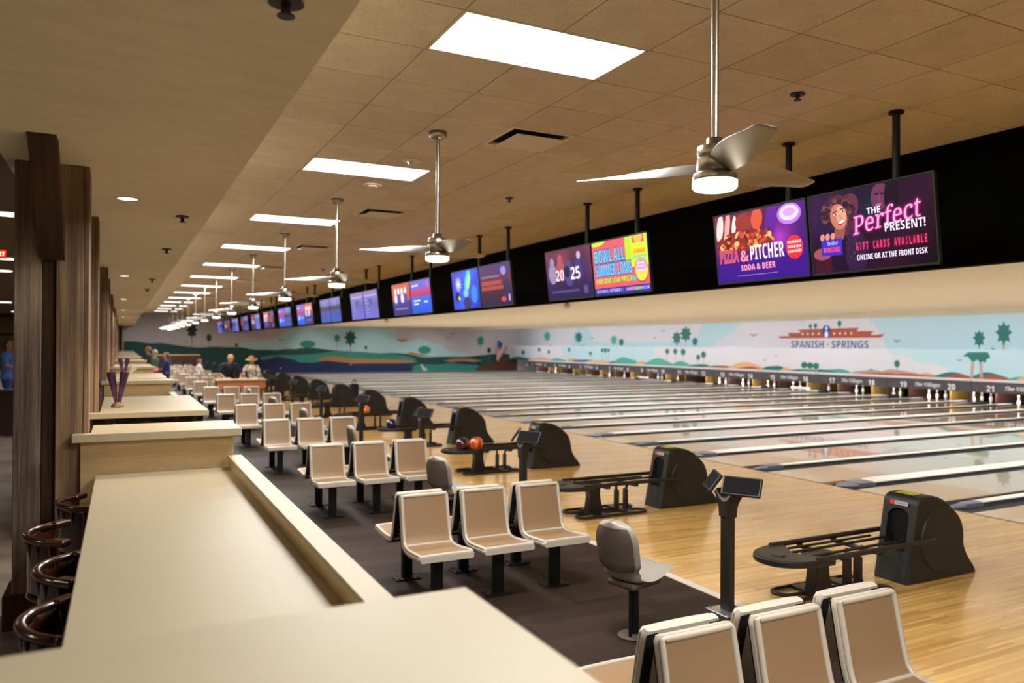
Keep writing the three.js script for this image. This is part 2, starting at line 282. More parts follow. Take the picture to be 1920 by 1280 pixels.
// ------------------------------------------------------------------ lanes
const ZB = (k) => -4.38 - PITCH * k;                 // ball return k
const LANES = 31, laneZ = (m) => -1.905 - PITCH / 2 * m; // lane m, counted from the camera
{
  const floorLanes = struct('floor_lanes', [ext(9.1, 9.14, -0.13, 0.001, END + 1.9, 4)], std({ color: hex('#3a2a1c'), roughness: 0.4 }));
  const g = ext(9.14, 28.4, -0.05, 0, -0.525, 0.525);
  for (let m = -1; m < LANES - 2; m++) { const q = mesh('lane', g, M.lane, floorLanes); q.position.z = laneZ(m); }
  // aiming arrows and dots, flush inlays
  const arrow = (() => { const s = new THREE.Shape(); s.moveTo(-0.09, -0.016); s.lineTo(0.09, 0); s.lineTo(-0.09, 0.016); const e = new THREE.ExtrudeGeometry(s, { depth: 0.001, bevelEnabled: false }); e.rotateX(-Math.PI / 2); return e; })();
  const inlay = std({ color: hex('#6b4a1c'), roughness: 0.3 });
  for (let m = 0; m < LANES - 2; m++) { const list = []; for (let a = -3; a <= 3; a++) list.push(arrow.clone().translate(13.9 - Math.abs(a) * 0.32, 0, a * 0.135)); for (const a of [-0.4, -0.33, -0.26, 0.26, 0.33, 0.4]) list.push(cyl(0.01, 0.01, 0.001, 11.3, 0.0005, a, 10)); const q = mesh('lane_arrows', list, inlay, floorLanes); q.position.z = laneZ(m); }
}
{ // dividers between the lanes: wide ones carry the ball return track
  function divider(w, name, label, z) {
    const t = thing(name, label, 'lane divider', [9.14, 0, z]); const h = w / 2, G = 0.215, H = 0.034;
    const body = (() => { const s = new THREE.Shape(); s.moveTo(-h, -0.1); s.lineTo(-h, H - 0.01); s.quadraticCurveTo(-h, H, -h + 0.01, H); s.lineTo(h - 0.01, H); s.quadraticCurveTo(h, H, h, H - 0.01); s.lineTo(h, -0.1); const e = new THREE.ExtrudeGeometry(s, { depth: 17.9, bevelEnabled: false }); e.rotateY(Math.PI / 2); e.translate(0.55, 0, 0); return e; })();
    mesh('divider_body', body, M.gutter, t); mesh('cap', ext(0.57, 18.42, H - 0.008, H + 0.006, -h - 0.004, h + 0.004, 0.004), M.cap, t);
    for (const sgn of [-1, 1]) { // half-round gutters
      const pts = []; for (let i = 0; i <= 8; i++) { const a = Math.PI * i / 8; pts.push([sgn * (h + G / 2) - Math.cos(a) * G / 2, -0.004 - Math.sin(a) * 0.075]); }
      const s = new THREE.Shape(); pts.forEach((p, i) => (i ? s.lineTo(...p) : s.moveTo(...p))); for (let i = 8; i >= 0; i--) s.lineTo(pts[i][0], pts[i][1] - 0.008 - 0.0);
      const e = new THREE.ExtrudeGeometry(s, { depth: 18.45, bevelEnabled: false }); e.rotateY(Math.PI / 2); mesh('gutter', e, M.gutter, t);
    }
    const nose = new THREE.SphereGeometry(1, 20, 12); nose.scale(0.3, H + 0.004, h * 1.05); nose.translate(0.3, 0, 0); const slab = ext(0.28, 0.62, -0.09, H + 0.006, -h - 0.004, h + 0.004, 0.01);
    mesh('nose', [nose, slab], M.nose, t); return t;
  }
  const place = { };
  let n = 0;
  for (let m = 0; m < LANES - 2; m++) {
    const wide = m % 2 === 1, z = laneZ(m) - PITCH / 4; // boundary after lane m
    const kind = wide ? 'wide' : 'narrow'; const seen = z < -5.5; const label = seen ? `${kind} pale lane divider with blue-grey nose, ${ord(n)} from the right edge of the picture` : `${kind} pale lane divider outside the picture, nearest the camera`; if (seen) n++;
    if (!seen) continue;
    place[kind] = place[kind] ? (copy(place[kind], [9.14, 0, z], 0, label), place[kind]) : divider(wide ? 0.3 : 0.13, 'lane_divider', label, z);
  }
  const first = divider(0.3, 'lane_divider', 'wide pale lane divider nearest the camera, beyond the right edge of the picture', laneZ(1) - PITCH / 4);
  first.position.z = ZB(0);
}
const CARD = ['none', 'one', 'two', 'three', 'four', 'five', 'six', 'seven', 'eight', 'nine', 'ten', 'eleven', 'twelve', 'thirteen', 'fourteen', 'fifteen', 'sixteen', 'seventeen', 'eighteen', 'nineteen', 'twenty', 'twenty-one', 'twenty-two'];
// ------------------------------------------------------------------ pin end
const script = (text, w, h, font, color, bg) => canvas(w, h, (g) => { if (bg) { g.fillStyle = bg; g.fillRect(0, 0, w, h); } else g.clearRect(0, 0, w, h); g.fillStyle = color; g.font = font; g.textAlign = 'center'; g.textBaseline = 'middle'; g.fillText(text, w / 2, h / 2); });
function decal(text, w, h, font, color, bg) { return std({ map: texture(script(text, w, h, font, color, bg)), roughness: 0.6 }); }
function plate(w, h, face) { // thin flat sign with uv 0..1; face: 'x-' looks to -x
  const g = new THREE.PlaneGeometry(w, h); if (face === 'x-') g.rotateY(-Math.PI / 2); return g;
}
{
  const logo = decal('The Villages', 256, 64, 'italic bold 44px serif', '#ece8ea', '#4a464b');
  const card = (n) => CARD[n];
  for (let p = 0; p < 12; p++) { // pinsetter p serves two lanes; numbers run down from 22 beside the right edge
    const z = -18.35 + 3.3 - 3.3 * (p - 1) - 0.0 - 0.0, hi = 22 - 2 * (p - 1), far = p; const zc = -18.35 - 3.3 * (p - 2);
    const label = hi > 0 && hi < 23 ? `dark pinsetter masking panel numbered for lanes ${card(hi - 1)} and ${card(hi)}` : p === 0 ? 'dark pinsetter masking panel right of lane 22' : 'dark blank masking panel beside the far end wall';
    const t = thing('pinsetter_mask', label, 'pinsetter', [PINS, 0, zc], 0);
    mesh('mask_panel', ext(0, 0.1, 0.42, 0.8, -1.64, 1.64, 0.01), M.mask, t);
    mesh('top_strip', ext(-0.03, 0.12, 0.8, 0.885, -1.645, 1.645, 0.008), M.maskTrim, t);
    if (hi > 0 && hi < 23) {
      for (const [n, dz] of [[hi - 1, -0.98], [hi, 0.92]]) { const d = mesh('lane_number', plate(0.44, 0.3, 'x-'), decal(String(n), 96, 64, 'bold 60px sans-serif', '#f2eef0', '#4a464b'), t); d.position.set(-0.012, 0.56, dz); }
      const d = mesh('logo_plate', plate(1.0, 0.26, 'x-'), logo, t); d.position.set(-0.012, 0.6, 0);
    }
    mesh('post', ext(0.02, 0.08, 0, 0.43, 1.6, 1.66, 0.005), M.mask, t);
    mesh('ball_track_cover', [ext(-0.16, 0.06, 0, 0.09, 1.75, 2.15, 0.03), ext(-0.1, 0.0, 0.08, 0.16, 1.83, 2.05, 0.03)], M.blackPlastic, t);
    const kb = ext(0.5, 2.4, 0, 0.62, -0.04, 0.04, 0.008);
    const a = mesh('kickback', kb, M.kick, t); a.position.z = 0.55; const b = mesh('kickback', kb, M.kickBrown, t); b.position.z = -1.1;
  }
  single('pit_curtain', (() => { const s = new THREE.Shape(); const N = 230; for (let i = 0; i <= N; i++) { const z = -(END + 0.3 + i * 0.24), x = 29.2 + 0.03 * Math.sin(i * 1.7); i ? s.lineTo(x, z) : s.moveTo(x, z); } s.lineTo(29.3, -(END + 0.3 + N * 0.24)); s.lineTo(29.3, -(END + 0.3)); const e = new THREE.ExtrudeGeometry(s, { depth: 0.95, bevelEnabled: false }); e.rotateX(-Math.PI / 2); e.translate(0, -0.08, 0); return e; })(), M.dark, 'black curtain hanging behind the pins along the pit', 'curtain');
}
for (let k = 0; k < 9; k++) { const z = 2 - 6.2 * k, t = thing('pin_light', `${ord(k)} pin deck lamp from the camera behind the pinsetter masking panels`, 'lamp', [26.78, 0.5, z]); mesh('housing', box(0.05, 0.08, 5.6, 0, 0, 0, 0.008), M.frameWhite, t); mesh('lens', box(0.01, 0.05, 5.5, 0.028, -0.01, 0), M.panelGlow, t); areaLight(26.83, 0.48, z, 5.5, 0.06, LANE_COLOR, 32, [28, 0.1, z]); }
{ // pins, where they stand in the photograph
  const prof = [[0.0, 0], [0.025, 0], [0.029, 0.01], [0.04, 0.05], [0.055, 0.09], [0.0605, 0.115], [0.058, 0.15], [0.045, 0.19], [0.031, 0.225], [0.0235, 0.255], [0.024, 0.29], [0.03, 0.32], [0.0325, 0.345], [0.029, 0.367], [0.016, 0.379], [0, 0.381]].map((a) => new THREE.Vector2(...a));
  const band = [[0.0325, 0.222], [0.0262, 0.245], [0.0245, 0.25]].map((a) => new THREE.Vector2(a[0] + 0.0012, a[1])), band2 = [[0.0245, 0.268], [0.0245, 0.282]].map((a) => new THREE.Vector2(a[0] + 0.0012, a[1]));
  const spots = [[22, 1, [[1910, 762]]], [21, 3, [[1826, 755], [1841, 753], [1858, 753]]], [20, 3, [[1742, 749], [1757, 748], [1773, 746]]], [19, 2, [[1676, 745], [1688, 743]]], [18, 2, [[1606, 738], [1618, 737]]], [17, 1, [[1554, 733]]], [16, 2, [[1487, 731], [1500, 730]]], [15, 2, [[1440, 728], [1452, 727]]], [14, 2, [[1393, 724], [1404, 723]]], [13, 2, [[1349, 722], [1361, 721]]], [12, 1, [[1308, 713]]], [11, 1, [[1271, 714]]], [10, 2, [[1234, 712], [1241, 712]]], [8, 1, [[1171, 708]]], [7, 1, [[1143, 706]]], [5, 1, [[1042, 700]]]];
  let p; for (const [lane, n, list] of spots) list.forEach((q, i) => {
    const d = sight(...q), s = -2 / d.y; let x = d.x * s, z = d.z * s; if (x < 26.9) { const r = 27.1 / x; x *= r; z *= r; } if (x > 28.1) { z *= 28.1 / x; x = 28.1; }
    const where = n === 1 ? 'the only pin seen standing' : n === 2 ? ['left of two pins', 'right of two pins'][i] : ['left of three pins', 'middle of three pins', 'right of three pins'][i];
    const label = `white bowling pin with red neck bands on lane ${CARD[lane]}, ${where}`;
    if (!p) { p = thing('bowling_pin', label, 'bowling pin', [x, 0, z]); mesh('body', new THREE.LatheGeometry(prof, 20), M.pin, p); mesh('neck_band', new THREE.LatheGeometry(band, 20), M.red, p); mesh('neck_band', new THREE.LatheGeometry(band2, 20), M.red, p); } else copy(p, [x, 0, z], 0, label);
  });
  const list = [[1278, 716.5, 12], [1290, 0, 0]];
  const rakeAt = [[-24.6, 'twelve'], [-36.2, 'six']]; // sweep bars lowered in front of the pins
  rakeAt.forEach(([z, w]) => { const t = thing('sweep_bar', `pale horizontal sweep bar lowered in front of the pins of lane ${w}`, 'pinsetter arm', [26.9, 0.13, z]); mesh('bar', box(0.04, 0.1, 1.1, 0, 0, 0, 0.015), M.whiteTrim, t); mesh('arm', bar([0.02, 0, 0.53], [0.5, 0.45, 0.53], 0.018), M.rail, t); mesh('arm', bar([0.02, 0, -0.53], [0.5, 0.45, -0.53], 0.018), M.rail, t); });
}
// ------------------------------------------------------------------ murals, painted in the wall's own metres
function painter(g, toWall, toCanvas) {
  const P = (px, py) => toCanvas(toWall(px, py));
  const api = {
    poly(c, pts) { g.fillStyle = c; g.beginPath(); pts.forEach((q, i) => { const [x, y] = P(...q); i ? g.lineTo(x, y) : g.moveTo(x, y); }); g.closePath(); g.fill(); },
    smooth(c, pts) { g.fillStyle = c; g.beginPath(); const q = pts.map((a) => P(...a)); g.moveTo(...q[0]); for (let i = 1; i < q.length - 1; i++) { const mx = (q[i][0] + q[i + 1][0]) / 2, my = (q[i][1] + q[i + 1][1]) / 2; g.quadraticCurveTo(q[i][0], q[i][1], mx, my); } g.lineTo(...q[q.length - 1]); g.closePath(); g.fill(); },
    hill(c, x0, x1, base, h) { const n = 12, pts = [[x0, base(x0) + 3]]; for (let i = 0; i <= n; i++) { const t = i / n, x = x0 + (x1 - x0) * t; pts.push([x, base(x) - h * Math.pow(Math.sin(Math.PI * t), 0.8) * (0.85 + 0.15 * Math.sin(7 * t + x0))]); } pts.push([x1, base(x1) + 3]); api.smooth(c, pts); },
    line(c, a, b, w) { g.strokeStyle = c; g.lineWidth = w; g.beginPath(); g.moveTo(...P(...a)); g.lineTo(...P(...b)); g.stroke(); },
    palm(x, y, r, trunk, c = '#0f6a62', t = '#b49a8a') { if (trunk) api.line(t, [x, y + r * 0.6], [x, trunk], Math.max(1.5, r * 0.16 * api.k)); const pts = []; for (let i = 0; i < 16; i++) { const a = i / 16 * 6.283, q = i % 2 ? 0.62 : 1.0; pts.push([x + Math.sin(a) * r * 0.8 * q, y - Math.cos(a) * r * q * (Math.cos(a) < 0 ? 1.25 : 0.95)]); } api.poly(c, pts); },
    bush(x, y, w, h, c, trunk) { if (trunk) for (const d of [-0.25, 0.2]) api.line('#b49a8a', [x + d * w, y], [x + d * w, trunk], 2); const pts = []; for (let i = 0; i < 28; i++) { const a = i / 28 * 6.283, q = 0.9 + 0.12 * Math.sin(i * 2.7); pts.push([x + Math.cos(a) * w / 2 * q, y - Math.sin(a) * h / 2 * q]); } api.poly(c, pts); },
    bird(x, y, s) { api.poly('#6a6880', [[x - s, y - s * 0.3], [x - s * 0.4, y - s * 0.35], [x, y], [x + s * 0.4, y - s * 0.45], [x + s, y - s * 0.1], [x + s * 0.3, y - s * 0.12], [x, y + s * 0.3], [x - s * 0.4, y - s * 0.05]]); }, k: 1, P,
  };
  return api;
}
const LAV = '#d3d2da', BLUE = '#b4d3dc', TEAL = '#0f6a62', MINT = '#46a896', RUST = '#a8472a', TANC = '#d9a876', ROSE = '#b98e7c', DTEAL = '#1a6a66', NAVY = '#1c3f7a';
{
  const Z0 = END, Z1 = -11, W = 2048, scaleX = W / (Z1 - Z0);
  const lower = canvas(W, 80, (g, w, h) => {
    const X = 26.75, y0 = 0.86, y1 = 1.92; g.fillStyle = LAV; g.fillRect(0, 0, w, h);
    const a = painter(g, (x, y) => atX(x, y, X), (q) => [(q.z - Z0) * scaleX, (y1 - q.y) / (y1 - y0) * h]);
    const base = (x) => a.b(x); a.b = (x) => { // mask top in the photograph at this column
      const d = sight(x, 640); const z = d.z * X / d.x, s = X / d.x, yy = 0.87 - 2; return 640 - F * ((yy / s - 0) - d.y) / 1 * 1; };
    // exact row of the mask's top edge: solve once by bisection
    a.b = (x) => { let lo = 640, hi = 800; for (let i = 0; i < 24; i++) { const m = (lo + hi) / 2; atX(x, m, X).y > 0.88 ? (lo = m) : (hi = m); } return lo; };
    a.poly(BLUE, [[1045, 640], [1060, 668], [1050, 690], [1195, 690], [1212, 676], [1228, 668], [1222, 640]]);
    a.poly(BLUE, [[1655, 640], [1666, 657], [1676, 666], [1690, 664], [1704, 668], [1714, 676], [1728, 684], [1742, 681], [1758, 684], [1772, 690], [1790, 704], [1800, 730], [1960, 730], [1960, 640]]);
    for (const [c, x0, x1, hh] of [[TEAL, 955, 1002, 6], [TANC, 990, 1040, 6], [MINT, 1030, 1064, 6], [TANC, 1060, 1090, 7], [NAVY, 1070, 1122, 6], [TANC, 1095, 1155, 6], [NAVY, 1140, 1165, 5], [MINT, 1150, 1200, 15], [TANC, 1190, 1216, 8], [MINT, 1205, 1268, 14], [MINT, 1255, 1300, 10], [TEAL, 1290, 1336, 7], [MINT, 1320, 1390, 6], [RUST, 1325, 1400, 5], [TANC, 1362, 1440, 14], [RUST, 1380, 1432, 5], [DTEAL, 1428, 1476, 11], [TANC, 1462, 1486, 7], [DTEAL, 1478, 1552, 6], [MINT, 1535, 1598, 10], [DTEAL, 1520, 1570, 6], [MINT, 1620, 1650, 11], [ROSE, 1592, 1668, 10], [ROSE, 1640, 1732, 13], [TANC, 1715, 1768, 8], [RUST, 1605, 1700, 4], [RUST, 1665, 1770, 5], [DTEAL, 1745, 1830, 11], [DTEAL, 1815, 1900, 14], [RUST, 1770, 1825, 8], [RUST, 1820, 1900, 8], [MINT, 1885, 1960, 9], [TANC, 1905, 1960, 12]]) a.hill(c, x0, x1, base, hh);
    for (const [x, y, r, c] of [[981, 660, 5], [1011, 655, 4], [1029, 659, 4], [1067, 655, 4], [1107, 662, 4], [1129, 656, 4], [1135, 656, 5], [1141, 656, 4], [1251, 658, 6], [1266, 658, 6], [1281, 659, 7], [1309, 669, 6], [1319, 664, 7], [1682, 681, 8]]) a.palm(x, y, r, base(x) - 2, c || TEAL);
    for (const [x, y] of [[1508, 684], [1519, 685], [1530, 686]]) a.bush(x, y, 13, 13, TEAL, base(x));
    a.line('#b49a8a', [1824, 676], [1822, 709], 5); a.line('#b49a8a', [1839, 676], [1840, 709], 5);
    a.poly(TEAL, [[1805, 668], [1815, 660], [1852, 660], [1857, 670], [1850, 673], [1848, 680], [1842, 677], [1838, 680], [1833, 674], [1826, 678], [1820, 675], [1815, 668]]);
    a.bird(1799, 676, 6); a.bird(1455, 668, 4); a.bird(1434, 675, 4);
  });
  const upper = canvas(W, 84, (g, w, h) => {
    const X = 27.6, y0 = 1.86, y1 = 3.14; g.fillStyle = LAV; g.fillRect(0, 0, w, h);
    const a = painter(g, (x, y) => atX(x, y, X), (q) => [(q.z - Z0) * scaleX, (y1 - q.y) / (y1 - y0) * h]);
    a.poly(BLUE, [[1070, 662], [1075, 630], [1088, 612], [1104, 611], [1113, 640], [1140, 644], [1200, 642], [1240, 641], [1290, 642], [1308, 630], [1318, 605], [1395, 600], [1378, 622], [1345, 640], [1332, 662]]);
    a.poly(BLUE, [[1628, 580], [1630, 603], [1643, 614], [1656, 636], [1664, 662], [1990, 670], [1990, 560]]);
    const base = () => 660;
    for (const [x, y, r, c] of [[1026, 630, 9, MINT], [1085, 632, 10], [1151, 637, 9, MINT], [1165, 641, 7], [1269, 633, 12], [1286, 626, 14], [1303, 640, 8], [1836, 634, 15], [1882, 624, 20]]) a.palm(x, y, r, 668, c || TEAL);
    for (const [x, y, w2] of [[1032, 649, 7], [1092, 649, 7], [1157, 651, 9], [1276, 651, 8], [1294, 652, 9]]) a.poly(TEAL, [[x - w2 / 2, y + 3], [x, y - 3], [x + w2 / 2, y + 3]]);
    a.poly(TEAL, [[1846, 654], [1860, 656], [1858, 651], [1866, 655], [1872, 657], [1862, 662], [1850, 660]]);
    a.bird(1110, 635, 4); a.bird(1243, 622, 5); a.bird(1228, 634, 4); a.bird(1413, 630, 8); a.bird(1682, 641, 8);
    // sign painted on the wall
    a.poly(RUST, [[1459, 631.5], [1481, 631], [1476, 625.5], [1502, 625], [1496, 619.5], [1549, 618], [1611, 616], [1606, 622.3], [1638, 622], [1632, 629.3], [1659, 627.5], [1651, 633.6], [1550, 634.5], [1463, 635]]);
    for (const [x, y, r] of [[1519.5, 613, 4.5], [1529, 612, 5], [1574, 608, 6]]) a.palm(x, y, r, y + 10, TEAL, TEAL);
    for (const x of [1505, 1514.5, 1524, 1535, 1564, 1575, 1585, 1596]) a.bush(x, 626.5 - (x - 1550) * 0.012, 3.6, 4.6, '#efe9ea');
    a.bush(1549.5, 622.5, 18, 25, '#23428e'); a.bush(1549.5, 628, 7.5, 13, '#f3f1f2'); a.bush(1549.5, 617, 4.5, 9, '#f3f1f2');
    const A = a.P(1483, 646), B = a.P(1629, 648); g.save(); g.translate((A[0] + B[0]) / 2, (A[1] + B[1]) / 2 - 1); g.fillStyle = '#4c5a8a'; g.font = 'bold 26px sans-serif'; g.textAlign = 'center'; g.textBaseline = 'middle'; const word = 'SPANISH · SPRINGS', wd = g.measureText(word).width; g.scale((B[0] - A[0]) / wd, 1.12); g.fillText(word, 0, 0); g.restore();
    for (let i = 0; i < 6; i++) a.line('#9c4a34', [1506 + i * 15, 655], [1517 + i * 15, 655.2], 3);
  });
  function wall(name, c, x0, x1, y0, y1) { const t = texture(c); t.wrapS = THREE.MirroredRepeatWrapping; const g = new THREE.BoxGeometry(x1 - x0, y1 - y0, 59); g.translate((x0 + x1) / 2, (y0 + y1) / 2, END + 29.5); const p = g.attributes.position, u = g.attributes.uv; for (let i = 0; i < p.count; i++) u.setXY(i, (p.getZ(i) - Z0) / (Z1 - Z0), (p.getY(i) - y0) / (y1 - y0)); struct(name, g, std({ map: t, roughness: 0.55 })); }
  wall('wall_mural_lower', lower, 26.75, 26.9, 0.86, 1.92); wall('wall_mural_upper', upper, 27.6, 27.75, 1.86, 3.2);
}
{ // mural on the end wall
  const W = 1024, H = 144, X1 = 31, Y1 = 4.3;
  const c = canvas(W * 2, H * 2, (g, w, h) => {
    g.fillStyle = '#c9c2c4'; g.fillRect(0, 0, w, h);
    const a = painter(g, (x, y) => atZ(x, y, END), (q) => [q.x / X1 * w, (Y1 - q.y) / Y1 * h]); const DK = '#0d4a45', MID = '#2f8f80', TN = '#b98246', NV = '#0e2458';
    a.poly('#b6dbe2', [[438, 662], [452, 645], [470, 640], [500, 641], [520, 634], [535, 622], [560, 610], [572, 600], [738, 600], [742, 625], [745, 641], [765, 641], [790, 634], [812, 644], [830, 646], [836, 655], [870, 662], [900, 668], [905, 676], [440, 676]]);
    a.smooth(DK, [[225, 640], [245, 639], [262, 641], [285, 644], [300, 642], [330, 647], [352, 650], [380, 652], [400, 649], [425, 651], [450, 650], [468, 654], [480, 656], [500, 655], [520, 657], [540, 653], [552, 655], [570, 651], [590, 652], [612, 655], [640, 658], [690, 660], [700, 663], [745, 661], [775, 665], [790, 670], [830, 668], [870, 669], [900, 666], [925, 663], [968, 663], [968, 700], [225, 720]]);
    a.smooth(MID, [[488, 668], [520, 664], [560, 666], [600, 662], [640, 657], [680, 660], [740, 664], [770, 668], [785, 676], [750, 680], [640, 684], [520, 684], [490, 678]]);
    a.poly(TN, [[592, 674], [610, 668], [632, 667], [650, 671], [690, 672], [735, 673], [765, 675], [785, 679], [730, 682], [660, 683], [612, 678]]);
    a.poly(TN, [[757, 663], [772, 660], [790, 664], [808, 667], [790, 668]]);
    a.poly(NV, [[470, 676], [500, 674], [520, 668], [552, 674], [560, 679], [590, 680], [610, 676], [660, 681], [740, 681], [772, 683], [772, 705], [470, 705]]);
    a.smooth(MID, [[772, 705], [772, 686], [790, 682], [820, 684], [850, 679], [880, 679], [900, 684], [900, 705]]);
    a.poly(TN, [[830, 676], [850, 672], [880, 672], [905, 676], [880, 680], [845, 679]]);
    a.poly(NV, [[842, 679], [870, 677], [905, 680], [895, 684], [860, 682]]);
    a.poly('#5d3a28', [[893, 690], [910, 682], [926, 677], [932, 671], [970, 671], [970, 705], [890, 705]]);
    a.bush(577, 645, 32, 16, MID, 656); a.bush(796, 656, 27, 16, MID, 664); a.palm(632, 633, 8, 662, MID, '#8a6a5a'); a.palm(657, 632, 15, 668, '#12564f', '#8a6a5a'); a.palm(686, 651, 4, 662, DK); a.palm(901, 638, 10, 665, MID, '#8a9a90'); a.palm(917, 656, 6, 676, DK); a.palm(443, 646, 4, 652, DK); a.palm(392, 632, 8, 650, '#1c4a40', '#6a5a50'); a.palm(360, 618, 14, 650, '#14302c', '#6a4a40');
    a.smooth('#b98250', [[745, 634], [754, 638], [764, 634], [759, 641], [749, 640]]); for (let i = 0; i < 6; i++) a.bush(743 + i * 5, 645 + (i % 2) * 3, 1.6, 2, '#8fa8a0');
    a.bird(840, 634, 5); a.bird(848, 626, 6); a.bird(527, 637, 6);
    a.poly('#e8d8dc', [[788, 684], [791, 682], [793, 686], [801, 692], [800, 695], [793, 694], [791, 688]]); a.poly(TN, [[654, 682], [661, 682], [658, 686]]); a.bush(526, 690, 3, 4, '#c9c2c4');
  });
  const g = new THREE.BoxGeometry(X1 - 0.1, Y1 + 0.4, 0.4); g.translate(X1 / 2 + 0.05, Y1 / 2 - 0.2, END - 0.2); const p = g.attributes.position, u = g.attributes.uv; for (let i = 0; i < p.count; i++) u.setXY(i, p.getX(i) / X1, p.getY(i) / Y1);
  struct('wall_end', g, std({ map: texture(c), roughness: 0.6 }));
  // flag hung in the corner
  const t = thing('flag', 'striped red and white flag with blue corner hanging by the end wall corner', 'flag', [0, 0, 0]);
  const C = (x, y) => atZ(x, y, -52.7); const cloth = canvas(96, 64, (q, w, h) => { for (let i = 0; i < 13; i++) { q.fillStyle = i % 2 ? '#e8dcdc' : '#b8424e'; q.fillRect(0, i * h / 13, w, h / 13 + 1); } q.fillStyle = '#2d3f7e'; q.fillRect(0, 0, w * 0.42, h * 0.54); q.fillStyle = '#dfe2ee'; for (let i = 0; i < 5; i++) for (let j = 0; j < 4; j++) q.fillRect(4 + i * 7.5, 4 + j * 8, 2, 2); });
  const cs = [C(934, 637), C(952, 650), C(933, 681), C(930, 666)]; const n = 8, pos = [], uv = [], idx = [];
  for (let j = 0; j <= n; j++) for (let i = 0; i <= n; i++) { const s = i / n, r = j / n; const q = cs[0].clone().lerp(cs[1], r).lerp(cs[3].clone().lerp(cs[2], r), s); pos.push(q.x, q.y, q.z + 0.06 * Math.sin(r * 11)); uv.push(s, 1 - r); if (i < n && j < n) { const k = j * (n + 1) + i; idx.push(k, k + n + 1, k + 1, k + 1, k + n + 1, k + n + 2); } }
  const f = new THREE.BufferGeometry(); f.setAttribute('position', new THREE.Float32BufferAttribute(pos, 3)); f.setAttribute('uv', new THREE.Float32BufferAttribute(uv, 2)); f.setIndex(idx); f.computeVertexNormals();
  mesh('cloth', f, std({ map: texture(cloth), roughness: 0.8, side: THREE.DoubleSide }), t);
  mesh('flag_pole', bar(cs[1].clone().add(v(0.25, -0.1, -0.2)).toArray(), cs[0].clone().add(v(-0.05, 0.05, 0)).toArray(), 0.015), M.maskTrim, t);
}
// ------------------------------------------------------------------ ceiling fans
{
  const X = 2.37, turns = [-5, -30, -27, -25, -40, -15, -33, -22, -28, -36, -18, -26, -31, -24, -29];
  function makeFan(label) {
    const t = thing('ceiling_fan', label, 'ceiling fan', [X, 0, 0]);
    mesh('canopy', new THREE.LatheGeometry([[0, CEIL], [0.075, CEIL], [0.075, CEIL - 0.035], [0.06, CEIL - 0.055], [0.03, CEIL - 0.07], [0.0, CEIL - 0.07]].map((a) => new THREE.Vector2(...a)), 28), M.nickel, t);
    mesh('downrod', cyl(0.0165, 0.0165, CEIL - 0.06 - 2.9, 0, (CEIL - 0.06 + 2.9) / 2, 0, 16), M.nickel, t);
    mesh('motor', new THREE.LatheGeometry([[0, 2.93], [0.036, 2.93], [0.038, 2.9], [0.062, 2.895], [0.078, 2.89], [0.08, 2.86], [0.078, 2.845], [0.072, 2.843], [0.072, 2.838], [0.08, 2.836], [0.08, 2.78], [0.06, 2.775], [0, 2.775]].map((a) => new THREE.Vector2(...a)), 36), M.nickel, t);
    mesh('light_ring', new THREE.LatheGeometry([[0, 2.775], [0.09, 2.773], [0.1, 2.764], [0.1, 2.738], [0.094, 2.736], [0.0, 2.736]].map((a) => new THREE.Vector2(...a)), 36), M.nickel, t);
    mesh('light_diffuser', new THREE.LatheGeometry([[0, 2.694], [0.07, 2.694], [0.09, 2.699], [0.1, 2.71], [0.1, 2.738], [0, 2.738]].map((a) => new THREE.Vector2(...a)), 36), M.fanGlow, t);
    const n = 22, m = 6, pos = [], idx = [];
    for (const side of [0, 1]) for (let i = 0; i <= n; i++) for (let j = 0; j <= m; j++) {
      const s = i / n, r = 0.06 + 0.6 * s, half = 0.055 + 0.022 * Math.sin(Math.PI * Math.min(1, s * 1.25)) - 0.03 * Math.max(0, s - 0.75) * 4 * 0.4, pitch = 0.62 - 0.4 * s, w = (j / m * 2 - 1) * half * (s > 0.96 ? 0.8 : 1);
      pos.push(r, 2.8 + w * Math.sin(pitch) + (side ? -0.0035 : 0.0035) * (1 - Math.pow(Math.abs(j / m * 2 - 1), 4) * 0.8), w * Math.cos(pitch));
    }
    const off = (n + 1) * (m + 1);
    for (const side of [0, 1]) for (let i = 0; i < n; i++) for (let j = 0; j < m; j++) { const k = side * off + i * (m + 1) + j, q = [k, k + 1, k + m + 1, k + 1, k + m + 2, k + m + 1]; idx.push(...(side ? q.reverse() : q)); }
    for (let i = 0; i < n; i++) for (const j of [0, m]) { const k = i * (m + 1) + j, l = k + m + 1; const q = [k, l, k + off, l, l + off, k + off]; idx.push(...(j ? q.reverse() : q)); }
    for (let j = 0; j < m; j++) { const k = n * (m + 1) + j; idx.push(k, k + 1, k + off, k + 1, k + 1 + off, k + off); }
    const g = new THREE.BufferGeometry(); g.setAttribute('position', new THREE.Float32BufferAttribute(pos, 3)); g.setIndex(idx); g.computeVertexNormals();
    for (let k = 0; k < 3; k++) { const b = mesh('blade', g, M.blade, t); b.rotation.y = k * Math.PI * 2 / 3; }
    return t;
  }
  let p; for (let k = 0; k < 16; k++) {
    const z = k < 14 ? -2.66 - 3.4 * k : -2.66 + 3.4 * (k - 13), label = k < 14 ? `brushed metal ceiling fan with glowing round lamp, ${ord(k)} from the camera` : `brushed metal ceiling fan behind the camera, ${k === 14 ? 'nearer' : 'farther'} one`, turn = -turns[k % 15] * Math.PI / 180;
    if (!p) { p = makeFan(label); p.position.set(X, 0, z); p.rotation.y = turn; } else copy(p, [X, 0, z], turn, label);
    { const s = new THREE.SpotLight(FAN_COLOR, FAN_LIGHT, 30, 1.45, 0.45, 2); s.position.set(X, 2.685, z); s.target.position.set(X, 0, z); s.castShadow = true; s.shadow.radius = 5; scene.add(s, s.target); }
  }
}
